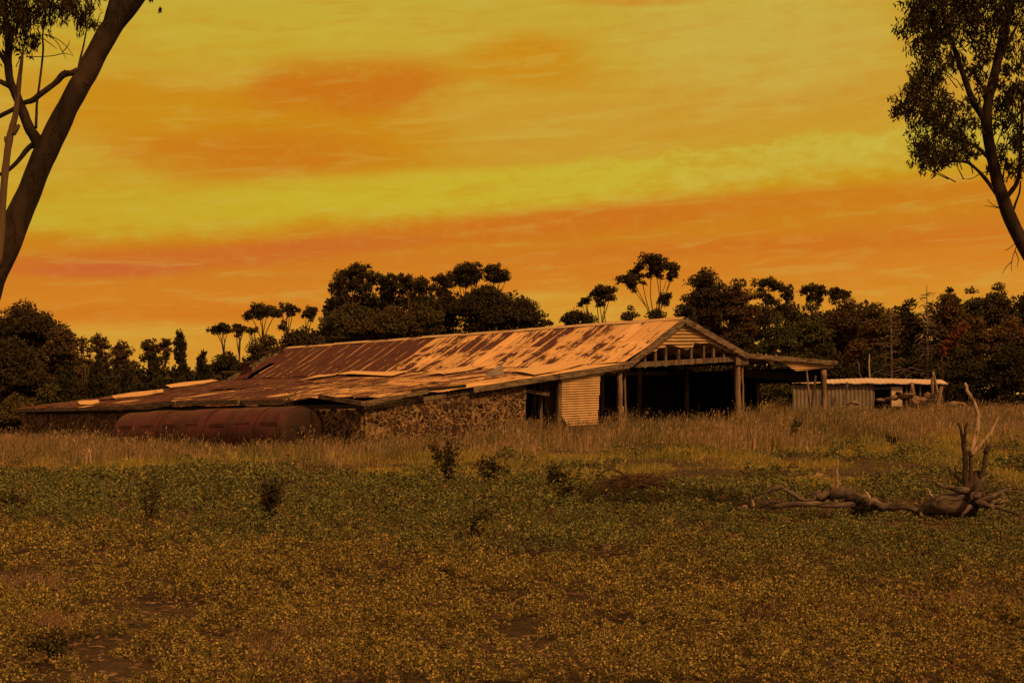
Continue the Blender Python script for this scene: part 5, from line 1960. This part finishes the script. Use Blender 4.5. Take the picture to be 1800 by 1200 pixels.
def red_bush():
    rs = np.random.RandomState(5)
    d = 90
    root = thing('withered_tree', 'withered red-leaved sapling leaning before the dark right-hand thicket', 'tree', gx(1660, d))
    pts = [(1655, 620), (1662, 607), (1672, 600), (1680, 590), (1690, 580), (1697, 572)]
    m_ = MB()
    m_.tube([gx(1660, d)] + [at(*p, d) for p in pts], [0.07, 0.06, 0.05, 0.04, 0.03, 0.02, 0.01], 6)
    m_.build('trunk', 'twig', root, True)
    P, N_ = crown_points(px_clumps([(p[0], p[1], 7) for p in pts], d, 0.8, 4), rs, 150)
    v, f = leafset(P, N_, rs, 0.22, 0.09, 0.5)
    np_mesh('crown', v, f, 'redleaf', root)


red_bush()


# ---- framing gum trees
def frame_limb(m_, pts, rad, d, seed, n=10, sub=3, rough=0.05):
    rr_ = random.Random(seed)
    P = [at(p[0], p[1], d + (p[2] if len(p) > 2 else 0)) for p in pts]
    Q, R_ = [], []
    for i in range(len(P) - 1):
        p0, p1, p2, p3 = P[max(i - 1, 0)], P[i], P[i + 1], P[min(i + 2, len(P) - 1)]
        for k in range(sub):
            t = k / sub
            Q.append(0.5 * ((2 * p1) + (p2 - p0) * t + (2 * p0 - 5 * p1 + 4 * p2 - p3) * t * t + (3 * p1 - p0 - 3 * p2 + p3) * t ** 3))
            R_.append(rad[i] + (rad[i + 1] - rad[i]) * t)
    Q.append(P[-1])
    R_.append(rad[-1])
    m_.tube(Q, [r * d / F for r in R_], n, rough, rr_)


def spray(rs, P, L, Wd, mat, root, hang=1.0, name='crown'):
    """pendulous gum leaves"""
    ax = unit(rs.normal(size=(len(P), 3)) * 0.62 + np.array([0, 0, -hang]))
    V, Fq = leaves(P, ax, rs, L, Wd, 0.35)
    np_mesh(name, V, Fq, mat, root)


def twig_clouds(rs, spots, d, per, depth):
    """leaf centres in drooping sprays: spots (px, py, r px)"""
    out = []
    for (px, py, r) in spots:
        c = np.array(at(px, py, d))
        R_ = r * d / F
        k = max(4, int(r * r / 25))
        for _ in range(k):
            sub = c + np.clip(rs.normal(size=3), -1.3, 1.3) * np.array([R_ * 0.5, depth, R_ * 0.5])
            n = per
            out.append(sub + np.clip(rs.normal(size=(n, 3)), -1.7, 1.7) * np.array([R_ * 0.26, R_ * 0.3, R_ * 0.30]))
    return np.concatenate(out)


DG = 17.0
base = gx(-95, DG)
lt = thing('gum_tree', 'dark leaning gum tree framing the left side with forked bare limbs', 'tree', base)
m_ = MB()
frame_limb(m_, [(-150, 1000), (-110, 820), (-70, 650), (-18, 490), (12, 425), (32, 382), (51, 338), (72, 288), (96, 235), (124, 180), (156, 122), (188, 62), (235, -5), (300, -90), (350, -170)],
           [46, 39, 33, 28, 24.5, 22.5, 21, 20, 19, 18, 17.5, 18, 19, 15, 12], DG, 1, 18, 6, 0.06)
frame_limb(m_, [(188, 70), (197, 35), (206, 5), (222, -60), (225, -140)], [14, 15, 14, 12, 9], DG, 2, 10)
m_.build('trunk', 'bark', lt, True)
branches = [
    ([(70, 262), (62, 242), (50, 222), (38, 190), (28, 165), (18, 145), (14, 110), (15, 78), (11, 40), (6, 0), (2, -50)], [10, 11, 9, 8, 8, 7.5, 7, 7, 5.5, 5, 4]),
    ([(18, 152), (8, 147), (-6, 140)], [5, 4.5, 4]),
    ([(16, 120), (8, 108), (-4, 88)], [5, 4, 3.5]),
    ([(136, 124), (124, 129), (112, 131), (95, 148), (72, 165), (58, 176), (43, 181), (20, 194), (-4, 206)], [6, 5.5, 7, 5, 5, 5.5, 4.5, 4, 4]),
    ([(112, 134), (112, 128), (114, 123)], [3, 3, 1]),
    ([(112, 216), (98, 226), (84, 236), (66, 250), (50, 260), (34, 280), (14, 300), (-4, 308)], [5, 5, 4.5, 5, 5, 4, 3.5, 3]),
    ([(63, 226), (64, 205), (65, 180), (69, 150), (73, 118), (76, 86), (75, 62), (80, 30), (82, -5)], [2.6, 2.4, 2.2, 2, 2, 1.8, 1.5, 1.2, 1]),
    ([(138, 119), (142, 100), (147, 80), (151, 58), (155, 38), (160, 10)], [2.2, 2, 1.6, 1.3, 1, .8]),
]
for i, (pts, rad) in enumerate(branches):
    m_ = MB()
    frame_limb(m_, pts, rad, DG, 10 + i, 8, 3, 0.08)
    m_.build('limb', 'bark', lt, True)
m_ = MB()
frame_limb(m_, [(-6, 470, -.5), (2, 403, -.5), (5, 350, -.5), (9, 300, -.5), (16, 247, -.5), (22, 222, -.5), (28, 195, -.5), (33, 150, -.5), (36, 124, -.5), (41, 82, -.5)], [8.5, 7, 6, 6, 6, 5.6, 4.8, 4.4, 3.4, 1.5], DG, 30, 9, 3, 0.08)
frame_limb(m_, [(22, 236, -.5), (29, 226, -.5), (34, 219, -.5)], [5, 4.5, 2.5], DG, 31, 7)
frame_limb(m_, [(14, 255, -.5), (10, 246, -.5), (9, 240, -.5)], [4, 3, 1.5], DG, 32, 7)
m_.build('dead_limb', 'bark2', lt, True)
m_ = MB()
for pts in ([(28, 118), (38, 98), (55, 75), (72, 62), (95, 66), (115, 80), (130, 100)], [(46, 100), (70, 100), (95, 98), (112, 94), (128, 98)], [(80, 60), (98, 72), (108, 88), (116, 104)], [(76, 68), (92, 80), (100, 86)], [(110, 92), (120, 80), (122, 70)]):
    frame_limb(m_, pts, [1.0] + [0.75] * (len(pts) - 2) + [0.35], DG, 40, 5, 3, 0.0)
m_.build('dead_twigs', 'twig', lt)
rs = np.random.RandomState(55)
spots = [(10, 12, 26), (40, 8, 26), (75, 8, 24), (105, 10, 22), (135, 12, 22), (155, 25, 16), (20, 35, 24), (45, 45, 18), (70, 35, 16), (130, 35, 16), (5, 60, 22), (28, 70, 16), (50, 58, 14), (150, 42, 12), (192, 10, 7), (270, 5, 4),
         (20, -40, 40), (80, -40, 40), (140, -35, 36), (-40, 20, 40), (-50, 90, 30), (200, -90, 40), (260, -120, 45), (60, -110, 60)]
P = twig_clouds(rs, spots, DG, 17, 0.35)
spray(rs, P, 0.085, 0.017, 'gumleaf', lt, 1.3)

DR = 20.0
base = gx(1835, DR)
rt = thing('gum_tree', 'slender dark gum tree in full leaf framing the right side', 'tree', base)
m_ = MB()
frame_limb(m_, [(1850, 940), (1848, 760), (1838, 600), (1822, 480), (1798, 428), (1785, 404), (1771, 372), (1762, 345), (1754, 322), (1748, 295), (1742, 268), (1736, 235), (1734, 208), (1737, 180), (1742, 155), (1749, 128), (1755, 102), (1762, 70), (1768, 40), (1776, 0), (1782, -60), (1790, -140)],
           [18, 16, 14.5, 13.5, 12.5, 12, 11.5, 11, 10.5, 10, 9.5, 9.5, 10, 8.5, 8.5, 8, 8, 8, 7.5, 7.5, 6, 4], DR, 3, 12, 3, 0.04)
m_.build('trunk', 'bark', rt, True)
for i, (pts, rad) in enumerate([
    ([(1733, 214), (1722, 197), (1710, 178), (1700, 150), (1692, 128), (1680, 92), (1668, 60), (1660, 30), (1655, -10)], [7, 6.5, 6, 5.5, 5, 4.5, 4, 3.4, 2.5]),
    ([(1751, 340), (1738, 322), (1725, 306), (1710, 292), (1698, 285), (1680, 284), (1665, 283)], [4, 3.5, 3.2, 2.8, 2.4, 1.8, 1.2]),
    ([(1744, 282), (1735, 275), (1722, 262), (1705, 252), (1690, 240)], [4.5, 4, 3, 2, 1.2]),
    ([(1768, 348), (1778, 336), (1787, 322), (1792, 300), (1794, 260), (1796, 210), (1797, 160)], [4.5, 4.2, 4, 3.6, 3.2, 2.6, 2]),
    ([(1781, 372), (1786, 355), (1792, 338), (1794, 318)], [2, 2, 1.8, 1.4]),
    ([(1762, 330), (1764, 305), (1768, 280)], [2, 1.6, 1.0]),
    ([(1739, 172), (1725, 150), (1712, 130), (1700, 118)], [3, 2.6, 2, 1.4]),
    ([(1756, 100), (1775, 70), (1790, 40)], [3, 2.6, 2]),
    ([(1760, 330), (1750, 305), (1735, 302), (1722, 306), (1708, 314), (1690, 315)], [1.2, 1, .9, .8, .6, .4]),
]):
    m_ = MB()
    frame_limb(m_, pts, rad, DR, 60 + i, 8, 3, 0.08)
    m_.build('limb', 'bark', rt, True)
m_ = MB()
for pts in ([(1795, 420), (1782, 430), (1772, 438), (1765, 440)], [(1790, 425), (1784, 440), (1778, 462), (1778, 478)], [(1784, 440), (1790, 455), (1788, 470)], [(1778, 460), (1768, 470), (1762, 482)], [(1757, 365), (1745, 360), (1735, 350)], [(1757, 366), (1742, 363), (1730, 362)]):
    frame_limb(m_, pts, [0.9] + [0.7] * (len(pts) - 2) + [0.35], DR, 70, 5, 3, 0.0)
m_.build('dead_twigs', 'twig', rt)
rs = np.random.RandomState(66)
spots = [(1610, 15, 24), (1640, 10, 26), (1670, 20, 28), (1700, 15, 28), (1735, 20, 28), (1770, 30, 28), (1600, 45, 16), (1632, 45, 26), (1665, 60, 22), (1700, 55, 20), (1735, 65, 22), (1775, 80, 22), (1625, 75, 18), (1645, 90, 22), (1690, 100, 18), (1720, 105, 18),
         (1625, 105, 16), (1640, 125, 20), (1660, 130, 14), (1610, 135, 14), (1718, 135, 16), (1775, 120, 20), (1610, 160, 22), (1588, 175, 18), (1635, 165, 22), (1600, 190, 20), (1660, 190, 18), (1640, 195, 20), (1625, 215, 20), (1655, 220, 18), (1690, 200, 16), (1700, 225, 16),
         (1672, 240, 18), (1640, 245, 22), (1620, 265, 18), (1655, 268, 22), (1685, 262, 16), (1612, 285, 14), (1635, 290, 18), (1660, 285, 14), (1690, 275, 12), (1770, 165, 18), (1780, 200, 20), (1765, 225, 14), (1790, 240, 20), (1775, 262, 16), (1765, 290, 14), (1785, 300, 14), (1795, 290, 18), (1760, 185, 14), (1712, 175, 12), (1730, 160, 10), (1790, 160, 22),
         (1700, 245, 14), (1710, 270, 10), (1640, -30, 40), (1700, -40, 40), (1770, -40, 40), (1840, 20, 45), (1850, 100, 45), (1850, 190, 45), (1835, 270, 35), (1820, -60, 60), (1720, -110, 60), (1900, 60, 60), (1900, 180, 50)]
P = twig_clouds(rs, spots, DR, 21, 0.40)
spray(rs, P, 0.098, 0.021, 'gumleaf', rt, 1.0)
# fine twigs that carry the leaves
m_ = MB()
rr_ = random.Random(8)
for (px, py, r) in spots[:54]:
    a_ = at(px, py, DR)
    tgt = at(1735 + (px - 1735) * 0.55, py + 30, DR)
    m_.tube([a_, a_.lerp(tgt, 0.5) + Vector((rr_.uniform(-.05, .05), rr_.uniform(-.2, .2), .03)), tgt], [0.003, 0.006, 0.009], 5, cap=False)
m_.build('leaf_twigs', 'bark', rt)


# ---- weeds and saplings in the paddock
def weed(label, px, base_py, top_py, hw, seed, mat='weed', name='weed_plant', nst=7, leaf=0.055, dens=26, spread=1.0, cat='weed'):
    rs_ = np.random.RandomState(seed)
    b_ = ground_hit(px, base_py)
    d = b_.y
    H = (base_py - top_py) * d / F
    Wm = hw * d / F
    root = thing(name, label, cat, b_, 'dark weeds scattered over the paddock')
    m_ = MB()
    P = []
    for k in range(nst):
        a_ = rs_.uniform(0, 2 * np.pi)
        e = rs_.uniform(0.25, 1.0) * spread
        tip = b_ + Vector((Wm * e * math.cos(a_), Wm * e * math.sin(a_), H * rs_.uniform(0.55, 1.0)))
        mid = b_.lerp(tip, 0.5) + Vector((rs_.uniform(-.03, .03), 0, 0.06 * H))
        m_.tube([b_ - Vector((0, 0, .03)), mid, tip], [0.008 + 0.004 * H, 0.006, 0.003], 5, cap=False)
        for q in np.linspace(0.12, 1.0, int(dens * 1.5)):
            p_ = (b_.lerp(mid, q * 2) if q < .5 else mid.lerp(tip, (q - .5) * 2))
            for _ in range(3):
                P.append(np.array(p_) + rs_.normal(size=3) * (0.035 + 0.07 * Wm))
    m_.build('stems', 'twig', root)
    P = np.array(P)
    ax = unit(rs_.normal(size=(len(P), 3)) + np.array([0, 0, 0.5]))
    v, f = leaves(P, ax, rs_, leaf, leaf * 0.5, .4)
    np_mesh('foliage', v, f, mat, root)


weed('dark bushy shrub left of centre, upright and narrow', 472, 918, 832, 24, 501, nst=11, dens=22, leaf=.06)
weed('spindly weed with sparse leaves on the left', 262, 935, 848, 26, 502, nst=6, dens=16, leaf=.05)
weed('low dark weed right of the spindly one', 370, 893, 858, 34, 503, nst=9, dens=20, leaf=.06)
weed('open branched sapling in front of the stone wall', 790, 852, 768, 38, 504, nst=8, dens=18, leaf=.10)
weed('smaller leafy sapling right of the open branched one', 862, 852, 805, 30, 505, nst=9, dens=20, leaf=.09)
weed('dark shrub with an upright leafy shoot left of the brush pile', 985, 862, 815, 34, 506, nst=11, dens=24, leaf=.08)
weed('dark low weed just below the shrub with the shoot', 1002, 893, 848, 20, 507, nst=8, dens=22, leaf=.06)
weed('ragged brown weed in the middle of the green strip', 836, 948, 892, 26, 508, nst=8, dens=16, leaf=.05)
weed('dark weed at the left edge of the green strip', 20, 905, 868, 34, 509, nst=9, dens=20, leaf=.06)
weed('dark thistle in the grass near the right corner post', 1397, 775, 735, 13, 510, nst=8, dens=20, leaf=.09)
weed('dark leafy plant growing in front of the fallen log', 1518, 912, 880, 36, 511, nst=10, dens=22, leaf=.06)
weed('dark clump of herb at the bottom left', 85, 1160, 1120, 34, 512, nst=10, dens=22, leaf=.035)
weed('dark bush against the panel and stone wall opening', 972, 768, 700, 26, 513, nst=12, dens=26, leaf=.14)
weed('dark bush between the tank end and stone wall corner', 650, 790, 725, 24, 514, nst=12, dens=20, leaf=.12)
weed('small dark weed on the slope right of the thistle', 1570, 782, 765, 16, 515, nst=6, dens=16, leaf=.08)
weed('yellow flowering stalk weed before the tank', 232, 810, 784, 16, 516, 'rusty', nst=7, dens=12, leaf=.08)
weed('pale dry weed growing on the lean-to roof edge', 503, 716, 685, 9, 517, 'rusty', nst=6, dens=12, leaf=.07) if False else None


def roof_weed():
    rs_ = np.random.RandomState(9)
    t_, z_ = on_side(505, 706, -16.9)
    b_ = sw(-16.9, t_, z_)
    root = thing('roof_weed', 'tuft of dry weed hanging from the lean-to eave above the tank', 'weed', b_)
    m_ = MB()
    P = []
    for k in range(14):
        tip = b_ + Vector((rs_.uniform(-.45, .45), rs_.uniform(-.2, .2), rs_.uniform(-.3, .55)))
        m_.tube([b_, b_.lerp(tip, .5) + Vector((0, 0, .05)), tip], [.008, .006, .004], 4, cap=False)
        for q in np.linspace(.2, 1, 14):
            P.append(np.array(b_.lerp(tip, q)) + rs_.normal(size=3) * .05)
    m_.build('stems', 'twig', root)
    P = np.array(P)
    v, f = leaves(P, rand_dirs(rs_, len(P)), rs_, .10, .03)
    np_mesh('foliage', v, f, 'rusty', root)


roof_weed()
